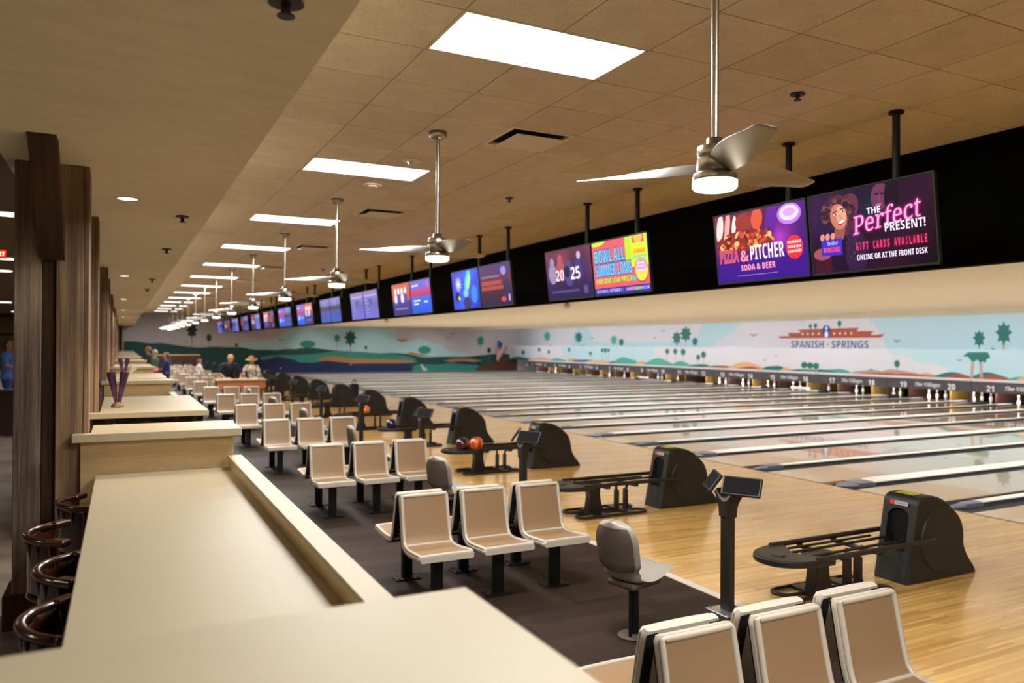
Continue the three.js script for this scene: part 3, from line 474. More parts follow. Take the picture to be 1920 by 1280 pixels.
// ------------------------------------------------------------------ screens above the approach
const SC = {};
{
  const W = 640, H = 384, art = (f) => { const c = canvas(W, H, f); const t = texture(c); t.wrapS = t.wrapT = THREE.ClampToEdgeWrapping; return t; };
  const grad = (g, a, b, c, d, stops) => { const q = g.createLinearGradient(a, b, c, d); stops.forEach(([s, k]) => q.addColorStop(s, k)); return q; };
  const glow = (g, x, y, r, c) => { const q = g.createRadialGradient(x, y, 0, x, y, r); q.addColorStop(0, c); q.addColorStop(1, 'rgba(0,0,0,0)'); g.fillStyle = q; g.fillRect(x - r, y - r, 2 * r, 2 * r); };
  const ell = (g, x, y, a, b, c, r = 0) => { g.fillStyle = c; g.beginPath(); g.ellipse(x, y, a, b, r, 0, 6.3); g.fill(); };
  const fit = (g, s, x, y, w, h, font, fill, stroke, lw, align = 'left') => { g.save(); g.font = `${font.replace('$', '100')}`; const m = g.measureText(s).width; g.translate(x, y); g.scale(w / m, h / 72); g.textBaseline = 'alphabetic'; if (stroke) { g.lineJoin = 'round'; g.lineWidth = lw; g.strokeStyle = stroke; g.strokeText(s, 0, 0); } if (fill) { g.fillStyle = fill; g.fillText(s, 0, 0); } g.restore(); };
  const B = 'bold $px sans-serif', R = '$px sans-serif';
  SC.gift = art((g) => {
    g.fillStyle = grad(g, 0, 0, W, H, [[0, '#2a0a38'], [0.45, '#1c0a22'], [0.75, '#2a0b22'], [1, '#12060f']]); g.fillRect(0, 0, W, H); glow(g, 90, 120, 190, 'rgba(90,20,110,0.8)'); glow(g, 330, 90, 120, 'rgba(20,80,90,0.35)');
    ell(g, 150, 90, 85, 80, '#2b1428'); ell(g, 225, 85, 50, 70, '#5a2c3a', 0.3); ell(g, 80, 150, 45, 110, '#251038'); ell(g, 225, 160, 34, 80, '#4a2034');
    for (let i = 0; i < 90; i++) { const a = rnd() * 6.28, r = 52 + rnd() * 42; ell(g, 165 + Math.cos(a) * r * 0.95, 92 + Math.sin(a) * r * 0.9, 10 + rnd() * 9, 9 + rnd() * 7, ['#2a1226', '#4a2432', '#6a3a3c', '#341830'][i % 4]); }
    ell(g, 168, 190, 30, 48, '#8a4c46', 0.15); ell(g, 166, 118, 46, 64, '#b56e5a', -0.2); ell(g, 180, 112, 28, 48, '#d29274', -0.2); ell(g, 150, 104, 11, 5, '#f0e2d8', -0.25); ell(g, 190, 94, 10, 5, '#f0e2d8', -0.25); ell(g, 151, 104, 5, 5, '#2a1416'); ell(g, 191, 94, 5, 5, '#2a1416'); ell(g, 148, 92, 16, 3, '#3a1c1c', -0.35); ell(g, 190, 82, 15, 3, '#3a1c1c', -0.15); ell(g, 176, 120, 7, 13, '#c07e66', -0.2); ell(g, 182, 146, 22, 11, '#7a2a34', -0.3); ell(g, 182, 144, 19, 7, '#f8f0ea', -0.3); ell(g, 250, 300, 60, 110, '#2c1636');
    ell(g, 412, 44, 64, 82, '#2a122c'); ell(g, 388, 58, 44, 64, '#5e3050', 0.12); ell(g, 374, 44, 12, 4, '#20101c', -0.1); ell(g, 402, 46, 12, 4, '#20101c', 0.1); ell(g, 384, 66, 6, 14, '#6e3c5c', 0.1); ell(g, 380, 94, 17, 6, '#a05a78', -0.1); ell(g, 446, 60, 34, 100, '#160a1a', 0.1);
    g.fillStyle = '#3b1020'; g.fillRect(15, 260, 95, 124); ell(g, 60, 290, 52, 30, '#8c4a54');
    g.fillStyle = grad(g, 0, 220, 0, 300, [[0, '#3b2aa8'], [1, '#7a2aa0']]); g.save(); g.translate(58, 218); g.rotate(0.03); g.fillRect(0, 0, 118, 82); fit(g, 'The Gift of', 32, 30, 60, 16, 'italic $px serif', '#f2e6ff'); fit(g, 'BOWLING!', 10, 66, 98, 25, B, '#ff4a6a', null, 0); g.restore();
    for (const x of [66, 96, 126]) ell(g, x, 208, 13, 17, '#c98474', 0.2); g.fillStyle = 'rgba(230,230,255,0.5)'; for (let i = 0; i < 70; i++) g.fillRect(196 + rnd() * 70, 190 + rnd() * 160, 2, 2);
    fit(g, 'THE', 318, 130, 72, 30, B, '#f4e9f6'); g.save(); g.translate(236, 212); g.rotate(-0.13); g.shadowColor = '#ff2a9a'; g.shadowBlur = 14; fit(g, 'Perfect', 0, 6, 345, 84, 'italic $px serif', '#ff9ccc', '#ff5fb0', 2); g.restore();
    fit(g, 'PRESENT!', 400, 222, 200, 40, B, '#f4e9f6'); g.save(); g.shadowColor = '#ff2060'; g.shadowBlur = 8; [...'GIFT CARDS AVAILABLE'].forEach((ch, i) => ch !== ' ' && fit(g, ch, 250 + i * 17.8 + (ch === 'I' ? 4 : 0), 292, ch === 'I' ? 5 : 12.5, 36, B, '#e83a6c')); g.restore(); fit(g, 'ONLINE OR AT THE FRONT DESK', 250, 340, 348, 26, B, '#e9def0');
  });
  SC.pizza = art((g) => {
    g.fillStyle = grad(g, 0, 0, W, H, [[0, '#7a2038'], [0.5, '#5a1a72'], [1, '#3a1278']]); g.fillRect(0, 0, W, H); glow(g, 470, 170, 220, 'rgba(190,60,200,0.8)'); glow(g, 250, 60, 200, 'rgba(190,50,40,0.8)');
    for (const [x, y, a, b, c] of [[40, 70, 26, 80, '#e8c8c0'], [100, 60, 20, 80, '#d89a88'], [150, 70, 16, 60, '#e8cfc4'], [220, 60, 60, 50, '#8a3028'], [320, 50, 40, 60, '#c8503a'], [420, 70, 40, 90, '#5a1a8a']]) ell(g, x, y, a, b, c, 0.2);
    ell(g, 220, 160, 210, 60, '#7a2820'); for (let i = 0; i < 60; i++) ell(g, 30 + rnd() * 390, 110 + rnd() * 90, 8 + rnd() * 16, 6 + rnd() * 9, ['#c8603a', '#d89048', '#9a2a24', '#e8b070', '#5a1a18', '#ba4434'][i % 6], rnd() * 3);
    ell(g, 540, 55, 78, 55, '#b070d8'); ell(g, 540, 50, 62, 40, '#e8c8f4'); ell(g, 540, 46, 40, 22, '#c890e8');
    g.fillStyle = grad(g, 0, 200, 0, H, [[0, 'rgba(70,20,120,0)'], [0.35, 'rgba(60,18,120,0.95)'], [1, '#34127a']]); g.fillRect(0, 200, W, 184);
    fit(g, 'PIZZA', 20, 272, 148, 72, B, '#b83a52', '#f0808a', 5); fit(g, '&', 178, 275, 66, 62, B, '#f08a98', '#8a1838', 4); fit(g, 'PITCHER', 252, 272, 240, 80, B, '#f6dfe4'); fit(g, 'SODA & BEER', 180, 326, 248, 32, B, '#f29ab4', '#b83a78', 4);
    ell(g, 560, 232, 56, 62, '#d82a34'); for (const [s, y] of [['PEPPERONI', 212], ['PIZZA & BEER', 236], ['& SODA PITCHER', 260]]) fit(g, s, 516, y, 88, 14, B, '#fbe8e4'); g.fillStyle = 'rgba(230,200,240,0.6)'; g.fillRect(150, 352, 290, 3);
  });
  SC.summer = art((g) => {
    g.fillStyle = '#d8545c'; g.fillRect(0, 0, W, H); ell(g, 60, -30, 130, 60, '#b8d22a'); g.fillStyle = '#a8d02a'; g.save(); g.translate(470, -50); g.rotate(0.02); g.fillRect(-70, 0, 110, 240); g.fillStyle = '#c8e02c'; g.fillRect(-10, 0, 190, 260); g.fillStyle = '#d8486a'; g.fillRect(10, 30, 130, 70); ell(g, 75, 62, 50, 40, '#e8b04a'); fit(g, 'SUMMER', 14, 172, 132, 30, B, '#f08a2c', '#c8502a', 6); fit(g, 'SEASON PASS', 14, 206, 148, 24, B, '#3a9ad0'); g.restore();
    fit(g, 'BOWL ALL', 18, 152, 370, 92, B, '#5ac4f2', '#1d3f8a', 12); fit(g, 'SUMMER LONG', 18, 250, 440, 84, B, '#5ac4f2', '#1d3f8a', 12); fit(g, 'FOR ONE LOW PRICE!', 22, 304, 440, 36, B, '#c8e02c', '#2a4a5a', 10);
    ell(g, 560, 240, 74, 82, '#2a4a8a'); ell(g, 560, 238, 68, 76, '#e8c83a'); ell(g, 560, 210, 56, 42, '#e87aa8'); for (const [s, y] of [['BOWL', 200], ['UNLIMITED', 224], ['GAMES', 250]]) fit(g, s, 514, y, 92, 18, B, '#f4e2ff', '#8a3a8a', 5); ell(g, 478, 290, 18, 18, '#4ab0ea');
    g.fillStyle = '#23308c'; g.fillRect(0, 336, W, 48); fit(g, 'VALID MAY 5 - SEPTEMBER 1  |', 20, 370, 330, 22, B, '#c9b2ee'); fit(g, 'SUMMER', 372, 370, 92, 22, B, '#e0a0d8'); fit(g, 'SEASON', 466, 370, 76, 22, B, '#c8e02c'); fit(g, 'PASS.COM', 544, 370, 86, 22, B, '#c9b2ee');
  });
  SC.players = art((g) => {
    g.fillStyle = grad(g, 0, 0, 0, H, [[0, '#6a2440'], [0.45, '#5a2a58'], [0.7, '#2e1c4a'], [1, '#231844']]); g.fillRect(0, 0, W, H); glow(g, 240, 90, 230, 'rgba(170,50,80,0.7)'); glow(g, 480, 120, 170, 'rgba(60,30,110,0.8)');
    for (const [x, y, c] of [[90, 90, '#8a7a9a'], [210, 70, '#9a4a4a'], [330, 120, '#4a3a7a'], [470, 90, '#3a2a6a']]) { ell(g, x, y, 34, 40, c); ell(g, x, y + 90, 62, 80, c); } ell(g, 480, 60, 26, 30, '#b8a0b8'); ell(g, 300, 175, 46, 46, '#1e1630');
    fit(g, '20', 130, 240, 130, 86, B, '#cfc4d8'); fit(g, '25', 350, 240, 140, 96, B, '#e2d8ea'); g.fillStyle = 'rgba(210,190,230,0.25)'; g.fillRect(60, 318, 400, 16); g.fillRect(520, 296, 60, 60);
  });
  SC.blue = art((g) => { g.fillStyle = grad(g, 0, 0, W, H, [[0, '#3a2ab0'], [0.5, '#2a5ae0'], [1, '#1a2a9a']]); g.fillRect(0, 0, W, H); for (let i = 0; i < 12; i++) { const a = i * Math.PI / 6; g.strokeStyle = '#cfd4ff'; g.lineWidth = 10; g.beginPath(); g.moveTo(150, 130); g.lineTo(150 + Math.cos(a) * 75, 130 + Math.sin(a) * 75); g.stroke(); } ell(g, 380, 110, 60, 120, '#4ab8e8', 0.5); ell(g, 400, 120, 32, 80, '#a8d060', 0.5); ell(g, 110, 260, 60, 50, '#14203a'); ell(g, 150, 275, 26, 22, '#e0b030'); ell(g, 320, 230, 60, 40, '#7ab0ff'); ell(g, 340, 330, 90, 60, '#3a2a5a'); ell(g, 520, 250, 70, 90, '#3a78f0'); });
  SC.rows = art((g) => { g.fillStyle = grad(g, 0, 0, 0, H, [[0, '#3a2468'], [0.4, '#5a2434'], [0.7, '#3a1a2a'], [1, '#2a1a40']]); g.fillRect(0, 0, W, H); g.fillStyle = 'rgba(210,90,60,0.55)'; g.fillRect(30, 150, 420, 40); g.fillRect(30, 200, 500, 36); g.fillStyle = 'rgba(200,190,240,0.35)'; g.fillRect(40, 100, 380, 20); ell(g, 500, 70, 54, 40, '#8a7ac0'); ell(g, 540, 250, 60, 110, '#2a2250'); ell(g, 470, 330, 50, 24, '#c83a3a'); g.fillStyle = '#a89ad0'; g.fillRect(570, 290, 30, 60); });
  SC.orange = art((g) => { g.fillStyle = grad(g, 0, 0, 0, H, [[0, '#b84a2a'], [0.55, '#a8402a'], [0.56, '#3a2a7a'], [1, '#2e2468']]); g.fillRect(0, 0, W, H); for (const x of [120, 240, 360, 480]) { ell(g, x, 90, 36, 44, '#e8e0ea'); ell(g, x, 180, 54, 60, ['#3a3a9a', '#cfc8e0'][x / 120 % 2 | 0]); } g.fillStyle = 'rgba(210,200,240,0.4)'; g.fillRect(80, 300, 460, 20); });
  SC.band = art((g) => { g.fillStyle = grad(g, 0, 0, 0, H, [[0, '#5a50b8'], [0.25, '#5a50b8'], [0.3, '#b82a5a'], [0.48, '#8a2a6a'], [0.5, '#2a5ad0'], [1, '#1c4ac0']]); g.fillRect(0, 0, W, H); g.fillStyle = '#e6e2ff'; for (const [x, y, w] of [[60, 50, 200], [80, 230, 220], [80, 270, 160], [420, 250, 120]]) g.fillRect(x, y, w, 14); ell(g, 560, 60, 40, 30, '#d84a4a'); });
  SC.pale = art((g) => { g.fillStyle = grad(g, 0, 0, 0, H, [[0, '#8a5a9a'], [0.15, '#7a70b8'], [0.5, '#5a58a8'], [1, '#6a6ac8']]); g.fillRect(0, 0, W, H); g.fillStyle = '#4a468e'; g.fillRect(200, 110, 200, 90); g.fillStyle = 'rgba(230,225,250,0.5)'; g.fillRect(40, 60, 560, 14); for (let i = 0; i < 5; i++) g.fillRect(60, 130 + i * 44, 120 + 80 * (i % 2), 10); });
  SC.violet = art((g) => { g.fillStyle = grad(g, 0, 0, 0, H, [[0, '#6a68b0'], [0.5, '#3a3a82'], [1, '#2a52a8']]); g.fillRect(0, 0, W, H); g.fillStyle = '#1e1a4a'; g.fillRect(0, 120, W, 70); glow(g, 320, 80, 180, 'rgba(220,210,250,0.4)'); });
  const mats = Object.fromEntries(Object.entries(SC).map(([k, t]) => [k, phys({ color: 0x050506, roughness: 0.3, specularIntensity: 0.35, emissive: 0xffffff, emissiveMap: t, emissiveIntensity: (k === 'pale' ? 0.75 : 0.9) * 0.8 })]));
  const words = { gift: 'a pink neon gift card advert', pizza: 'a red and purple pizza and pitcher advert', summer: 'a pink and green summer bowling advert', players: 'purple team players and a year', blue: 'bright blue artwork with a white starburst', rows: 'dim red and violet rows', orange: 'orange artwork above violet', band: 'blue artwork with a crimson band', pale: 'pale lilac artwork', violet: 'violet and blue artwork' };
  const WD = 1.115, HT = 0.66, tilt = 0.11;
  function makeTV(key, label, z) {
    const t = thing('television', label, 'television', [5.1, 2.91, z]); const q = new THREE.Group(); // whole set leans forward
    const turn = new THREE.Matrix4().makeRotationZ(tilt);
    const put = (n, g, m) => mesh(n, g.applyMatrix4(turn), m, t);
    put('screen', (() => { const g = new THREE.PlaneGeometry(WD - 0.03, HT - 0.035); g.rotateY(-Math.PI / 2); g.translate(-0.0135, 0, 0); return g; })(), mats[key]);
    put('bezel', join([ext(-0.016, 0.02, HT / 2 - 0.0165, HT / 2, -WD / 2, WD / 2, 0.004), ext(-0.016, 0.02, -HT / 2, -HT / 2 + 0.0175, -WD / 2, WD / 2, 0.004), ext(-0.016, 0.02, -HT / 2, HT / 2, -WD / 2, -WD / 2 + 0.0135, 0.004), ext(-0.016, 0.02, -HT / 2, HT / 2, WD / 2 - 0.0135, WD / 2, 0.004)]), M.blackPlastic);
    put('rear_housing', join([ext(-0.0125, 0.03, -HT / 2 + 0.01, HT / 2 - 0.01, -WD / 2 + 0.01, WD / 2 - 0.01, 0.006), ext(0.02, 0.07, -0.25, 0.15, -0.35, 0.35, 0.015)]), M.blackPlastic);
    return t;
  }
  const pairs = [['gift', 'pizza'], ['summer', 'players'], ['rows', 'blue'], ['band', 'orange'], ['pale', 'pale'], ['violet', 'violet'], ['orange', 'band'], ['violet', 'band'], ['rows', 'orange'], ['pale', 'players'], ['violet', 'rows'], ['pale', 'violet'], ['rows', 'players'], ['violet', 'pale']];
  const protos = {}; let pole;
  pairs.forEach(([r, l], k) => {
    const zr = -4.0 - 3.29 * k, zl = zr - 1.135;
    for (const [key, z, side] of [[r, zr, 'right'], [l, zl, 'left']]) {
      const label = `${side} hanging screen of the ${ord(k)} pair from the camera showing ${words[key]}`.split(' ').slice(0, 16).join(' ');
      if (!protos[key]) protos[key] = makeTV(key, label, z); else copy(protos[key], [5.1, 2.91, z], undefined, label);
    }
    for (const [z, side] of [[zr + 0.12, 'right'], [zl + 0.2, 'left']]) {
      const label = `black ceiling pole carrying the ${side} screen of the ${ord(k)} pair from the camera`;
      if (!pole) { pole = thing('hanging_pole', label, 'pole', [5.245, 0, z]); mesh('pole', cyl(0.028, 0.028, CEIL - 3.0, 0, (CEIL + 3.0) / 2, 0, 14), M.blackMetal, pole); mesh('ceiling_plate', cyl(0.055, 0.055, 0.02, 0, CEIL - 0.01, 0, 18), M.blackMetal, pole); mesh('bracket', ext(-0.03, 0.03, 2.86, 3.02, -0.1, 0.1, 0.008), M.blackMetal, pole); }
      else copy(pole, [5.245, 0, z], 0, label);
    }
  });
}
for (const [z, i] of [[-10.9, 0], [-20.6, 1], [-30, 2]]) { const t = thing('sensor_camera', `small white sensor under the screens at the curtain wall's lower edge, ${ord(i)} from the camera`, 'camera', [6.56, 2.7, z]); mesh('mount', cyl(0.03, 0.045, 0.03, 0, -0.015, 0, 16), M.whiteTrim, t); mesh('dome', (() => { const g = new THREE.SphereGeometry(0.055, 16, 10); g.translate(0, -0.05, 0); return g; })(), M.pin, t); }
// ------------------------------------------------------------------ molded bench seats
function surfaceCurve(pts) { const c = new THREE.CatmullRomCurve3(pts.map(([z, y]) => v(0, y, z)), false, 'centripetal'); return c; }
let seatProto;
{
  // middle line from the top of the back, down, round the bend, to the front lip: [z, y]
  const C = surfaceCurve([[-0.285, 0.8], [-0.262, 0.7], [-0.236, 0.58], [-0.212, 0.48], [-0.192, 0.432], [-0.155, 0.408], [-0.08, 0.402], [0.05, 0.412], [0.16, 0.423], [0.225, 0.424]]);
  const L = C.getLength(), halfAt = (s) => { const t = s / L; return t < 0.55 ? 0.207 + 0.008 * t : 0.211 + (t - 0.55) / 0.45 * 0.016; };
  const frame = (s) => { const t = Math.min(1, Math.max(0, s / L)), p = C.getPointAt(t), d = C.getTangentAt(t); return { p, n: v(0, -d.z, d.y).multiplyScalar(-1).negate() }; };
  const at = (u, s, n) => { const f = frame(s); // n > 0 on the side one sits on
    const N = v(0, f.n.y, f.n.z); const bow = 0.16 * u * u; return f.p.clone().addScaledVector(N, n + (s < L * 0.5 ? bow : bow * 0.4)).setX(u); };
  // make sure the normal points to the sitter (+z on the back)
  const flip = frame(0.1).n.z < 0 ? -1 : 1; const AT = (u, s, n) => at(u, s, n * flip);
  const grid = (u0, u1, s0, s1, n, nu, ns, round = 0) => { const pos = [], idx = []; for (let j = 0; j <= ns; j++) for (let i = 0; i <= nu; i++) { const s = s0 + (s1 - s0) * j / ns, hw = halfAt(s); const a = u0 * hw + (u1 - u0) * hw * i / nu; pos.push(...AT(a, s, n).toArray()); } for (let j = 0; j < ns; j++) for (let i = 0; i < nu; i++) { const k = j * (nu + 1) + i; idx.push(k, k + nu + 1, k + 1, k + 1, k + nu + 1, k + nu + 2); } const g = new THREE.BufferGeometry(); g.setAttribute('position', new THREE.Float32BufferAttribute(pos, 3)); g.setIndex(idx); g.computeVertexNormals(); return g; };
  // shell: rounded slab swept along the line
  const T = 0.042, ring = []; const R = 0.014; for (const [cx, cy, a0] of [[1, 0, 0], [-1, 0, 1], [-1, -1, 2], [1, -1, 3]]) for (let i = 0; i <= 3; i++) { const a = (a0 + i / 3) * Math.PI / 2; ring.push([cx, cy, Math.cos(a), Math.sin(a)]); }
  const ns = 34, pos = [], idx = [], q = ring.length;
  for (let j = 0; j <= ns; j++) { const s = L * j / ns, e = Math.min(s, L - s), shrink = e < 0.02 ? 0.012 * (1 - e / 0.02) : 0; for (const [cx, cy, ca, sa] of ring) { const u = cx * (halfAt(s) - R - shrink) + ca * R, n = (cy ? -T + R : -R) + sa * R; pos.push(...AT(u, s, n).toArray()); } }
  for (let j = 0; j < ns; j++) for (let i = 0; i < q; i++) { const a = j * q + i, b = j * q + (i + 1) % q; idx.push(a, b, a + q, b, b + q, a + q); }
  for (const j of [0, ns]) { const c = pos.length / 3; const m = v(0, 0, 0); for (let i = 0; i < q; i++) m.add(v(pos[3 * (j * q + i)], pos[3 * (j * q + i) + 1], pos[3 * (j * q + i) + 2])); m.divideScalar(q); pos.push(m.x, m.y, m.z); for (let i = 0; i < q; i++) { const a = j * q + i, b = j * q + (i + 1) % q; idx.push(...(j ? [c, a, b] : [c, b, a])); } }
  let shell = new THREE.BufferGeometry(); shell.setAttribute('position', new THREE.Float32BufferAttribute(pos, 3)); shell.setIndex(idx); shell = toCreasedNormals(shell, 0.9);
  // raised bead around the edge and across the bend
  const bead = []; const edge = []; const ins = 0.017; const sBend = L * 0.505;
  for (let i = 0; i <= 24; i++) { const s = ins + (L - 2 * ins) * i / 24; edge.push(AT(-(halfAt(s) - ins), s, 0.001)); } for (let i = 1; i < 8; i++) edge.push(AT(-(halfAt(L) - ins) * (1 - i / 4), L - ins, 0.001)); for (let i = 24; i >= 0; i--) { const s = ins + (L - 2 * ins) * i / 24; edge.push(AT(halfAt(s) - ins, s, 0.001)); } for (let i = 1; i < 8; i++) edge.push(AT((halfAt(0) - ins) * (1 - i / 4), ins, 0.001));
  const flat = (g) => g; bead.push(flat(new THREE.TubeGeometry(new Poly(edge, true), 150, 0.0155, 6, true)));
  const cross = []; for (let i = 0; i <= 8; i++) cross.push(AT((i / 4 - 1) * (halfAt(sBend) - ins), sBend, 0.0)); bead.push(new THREE.TubeGeometry(new THREE.CatmullRomCurve3(cross), 16, 0.012, 6));
  const label = 'x'; const t = thing('bench_seat', label, 'seat'); seatProto = t;
  mesh('shell', shell, M.rim, t); mesh('rim', bead, M.rim, t);
  const panelBack = grid(-0.9, 0.9, 0.03, sBend - 0.008, 0.003, 8, 10), panelSeat = grid(-0.9, 0.9, sBend + 0.008, L - 0.03, 0.003, 8, 8), cover = grid(-0.985, 0.985, 0.012, L * 0.62, -T - 0.0025, 8, 14);
  const D = (m) => { const c = m.clone(); c.side = THREE.DoubleSide; return c; }; const tan2 = D(M.tan), back2 = D(M.shellBack);
  mesh('back_panel', panelBack, tan2, t); mesh('seat_panel', panelSeat, tan2, t); mesh('rear_cover', cover, back2, t);
  mesh('post', [ext(-0.043, 0.043, 0.008, 0.375, -0.03, 0.03, 0.006), ext(-0.12, 0.12, 0.355, 0.38, -0.13, 0.15, 0.006), ext(-0.03, 0.03, 0.355, 0.372, -0.17, -0.1, 0.004)], M.blackMetal, t); mesh('foot_plate', [ext(-0.11, 0.11, 0, 0.012, -0.075, 0.075, 0.004), ...[[-0.08, 0.05], [0.08, 0.05], [-0.08, -0.05], [0.08, -0.05]].map(([x, z]) => cyl(0.009, 0.009, 0.008, x, 0.015, z, 6))], M.blackMetal, t);
}
{
  let first = true; const across = ['left', 'middle', 'right'];
  for (let k = 0; k < 15; k++) for (let row = 0; row < 2; row++) for (let i = 0; i < 3; i++) {
    const zc = -2.63 - PITCH * k, z = row ? zc - 0.33 : zc + 0.37, x = 2.185 + 0.525 * i, turn = row ? Math.PI : 0;
    const label = row ? `tan seat turned away from the camera, ${across[i]} of three in the ${ord(k)} bench block` : `tan seat with beige rim facing the camera, ${across[i]} of three in the ${ord(k)} bench block`;
    const group = row ? 'bench seats facing away from the camera' : 'bench seats facing the camera';
    if (first) { first = false; seatProto.position.set(x, 0, z); seatProto.rotation.y = turn; seatProto.userData.label = label; seatProto.userData.group = group; } else copy(seatProto, [x, 0, z], turn, label, group);
  }
}
// ------------------------------------------------------------------ ball returns
const ballSpots = [];
{
  const ev = new Evaluator(); ev.useGroups = false;
  function makeReturn(label) {
    const t = thing('ball_return', label, 'ball return');
    // hood: side outline extruded across
    const s = new THREE.Shape(); s.moveTo(5.86, 0); s.lineTo(5.985, 0.655); s.quadraticCurveTo(6.0, 0.715, 6.06, 0.725); s.bezierCurveTo(6.2, 0.745, 6.36, 0.7, 6.48, 0.58); s.bezierCurveTo(6.57, 0.48, 6.61, 0.38, 6.62, 0.27); s.quadraticCurveTo(6.65, 0.18, 6.73, 0.1); s.quadraticCurveTo(6.78, 0.05, 6.79, 0); s.lineTo(5.86, 0);
    let g = new THREE.ExtrudeGeometry(s, { depth: 0.28, bevelEnabled: true, bevelThickness: 0.025, bevelSize: 0.018, bevelOffset: -0.018, bevelSegments: 3, curveSegments: 10 }); g.translate(0, 0, -0.14);
    const cut = new RoundedBoxGeometry(0.5, 0.28, 0.2, 4, 0.08); cut.translate(6.05, 0.47, 0); const low = new RoundedBoxGeometry(0.3, 0.2, 0.2, 2, 0.02); low.translate(5.9, 0.36, 0);
    for (const q of [g, cut, low]) if (!q.attributes.uv) q.setAttribute('uv', new THREE.Float32BufferAttribute(new Float32Array(q.attributes.position.count * 2), 2));
    const A = new Brush(g), Bq = new Brush(cut); A.updateMatrixWorld(); Bq.updateMatrixWorld(); let r = ev.evaluate(A, Bq, SUBTRACTION); const L2 = new Brush(low); L2.updateMatrixWorld(); r.updateMatrixWorld(); r = ev.evaluate(r, L2, SUBTRACTION);
    const hg = r.geometry; hg.clearGroups(); const hood = mesh('hood', hg, M.hood, t);
    mesh('throat', (() => { const q = new RoundedBoxGeometry(0.485, 0.272, 0.192, 3, 0.076); q.translate(6.075, 0.47, 0); const b = new Brush(q), c = new Brush(new THREE.BoxGeometry(0.5, 1, 1).translate(5.75, 0.47, 0)); b.updateMatrixWorld(); c.updateMatrixWorld(); const w = ev.evaluate(b, c, SUBTRACTION).geometry; w.clearGroups(); return w; })(), M.hole, hood);
    for (const sg of [-1, 1]) { const d = new THREE.CylinderGeometry(0.275, 0.285, 0.014, 40); d.rotateX(Math.PI / 2); d.translate(6.31, 0.345, sg * 0.171); mesh('side_disc', d, M.hood, hood); }
    const lab = plate(0.17, 0.035, 'x-'); lab.rotateZ(-0.19); lab.translate(5.972, 0.655, 0); mesh('label', lab, std({ map: texture(canvas(128, 26, (q) => { q.fillStyle = '#b9b4b6'; q.fillRect(0, 0, 128, 26); q.fillStyle = '#d8402a'; q.fillRect(0, 0, 34, 26); q.fillStyle = '#8a8488'; for (let i = 0; i < 7; i++) q.fillRect(44 + i * 11, 7, 7, 12); })), roughness: 0.5 }), hood);
    const st = new THREE.PlaneGeometry(0.1, 0.17); st.rotateX(-Math.PI / 2); st.rotateZ(0.06); st.translate(6.09, 0.7305, 0); mesh('sticker', st, std({ map: texture(canvas(64, 96, (q) => { q.fillStyle = '#d6e01a'; q.fillRect(0, 0, 64, 96); q.fillStyle = '#5a6010'; for (let i = 0; i < 5; i++) q.fillRect(12, 12 + i * 16, 40, 7); })), roughness: 0.5 }), hood);
    // rack
    const Y = 0.375, plateShape = new THREE.Shape(); plateShape.moveTo(4.86, -0.265); plateShape.quadraticCurveTo(4.4, -0.255, 4.4, 0); plateShape.quadraticCurveTo(4.4, 0.255, 4.86, 0.265); plateShape.quadraticCurveTo(4.8, 0.14, 4.7, 0); plateShape.quadraticCurveTo(4.8, -0.14, 4.86, -0.265);
    const pg = new THREE.ExtrudeGeometry(plateShape, { depth: 0.012, bevelEnabled: true, bevelThickness: 0.02, bevelSize: 0.012, bevelSegments: 3, curveSegments: 16 }); pg.rotateX(-Math.PI / 2); pg.translate(0, Y - 0.03, 0);
    const rack = mesh('end_plate', [pg, cyl(0.055, 0.06, 0.012, 4.56, Y + 0.004, 0, 24)], M.rail, t);
    for (const sg of [-1, 1]) mesh('side_rail', [bar([4.72, Y, sg * 0.24], [6.1, Y, sg * 0.24], 0.022, 12), new THREE.SphereGeometry(0.022, 12, 8).translate(6.1, Y, sg * 0.24)], M.rail, t);
    for (const sg of [-1, 1]) mesh('ball_rail', [bar([4.72, Y - 0.025, sg * 0.075], [5.9, Y - 0.02, sg * 0.075], 0.013), bar([4.8, Y - 0.02, sg * 0.165], [5.82, Y - 0.02, sg * 0.165], 0.011)], M.rail, t);
    for (const x of [5.05, 5.45]) mesh('cross_bar', [ext(x - 0.03, x + 0.03, Y - 0.05, Y - 0.03, -0.24, 0.24, 0.005), ...[-1, 1].flatMap((sg) => [ext(x - 0.022, x + 0.022, Y - 0.045, Y - 0.005, sg * 0.24 - 0.015, sg * 0.24 + 0.015, 0.004)])], M.rail, t);
    mesh('pedestal', (() => { const p = new THREE.Shape(); p.moveTo(4.86, 0.345); p.quadraticCurveTo(4.93, 0.3, 4.93, 0.2); p.lineTo(4.9, 0.01); p.lineTo(5.12, 0.01); p.quadraticCurveTo(5.04, 0.18, 5.06, 0.3); p.lineTo(5.12, 0.345); const e = new THREE.ExtrudeGeometry(p, { depth: 0.09, bevelEnabled: true, bevelThickness: 0.008, bevelSize: 0.006, bevelSegments: 2 }); e.translate(0, 0, -0.045); return e; })(), M.rail, t);
    for (const x of [5.33, 5.46]) mesh('post', [ext(x - 0.018, x + 0.018, 0.02, 0.26, -0.035, 0.035, 0.006), tube([[x, 0.25, 0], [x, 0.3, 0.01 + (x > 5.4 ? 0.02 : -0.02)], [x + (x > 5.4 ? 0.05 : 0), 0.335, 0]], 0.016)], M.rail, t);
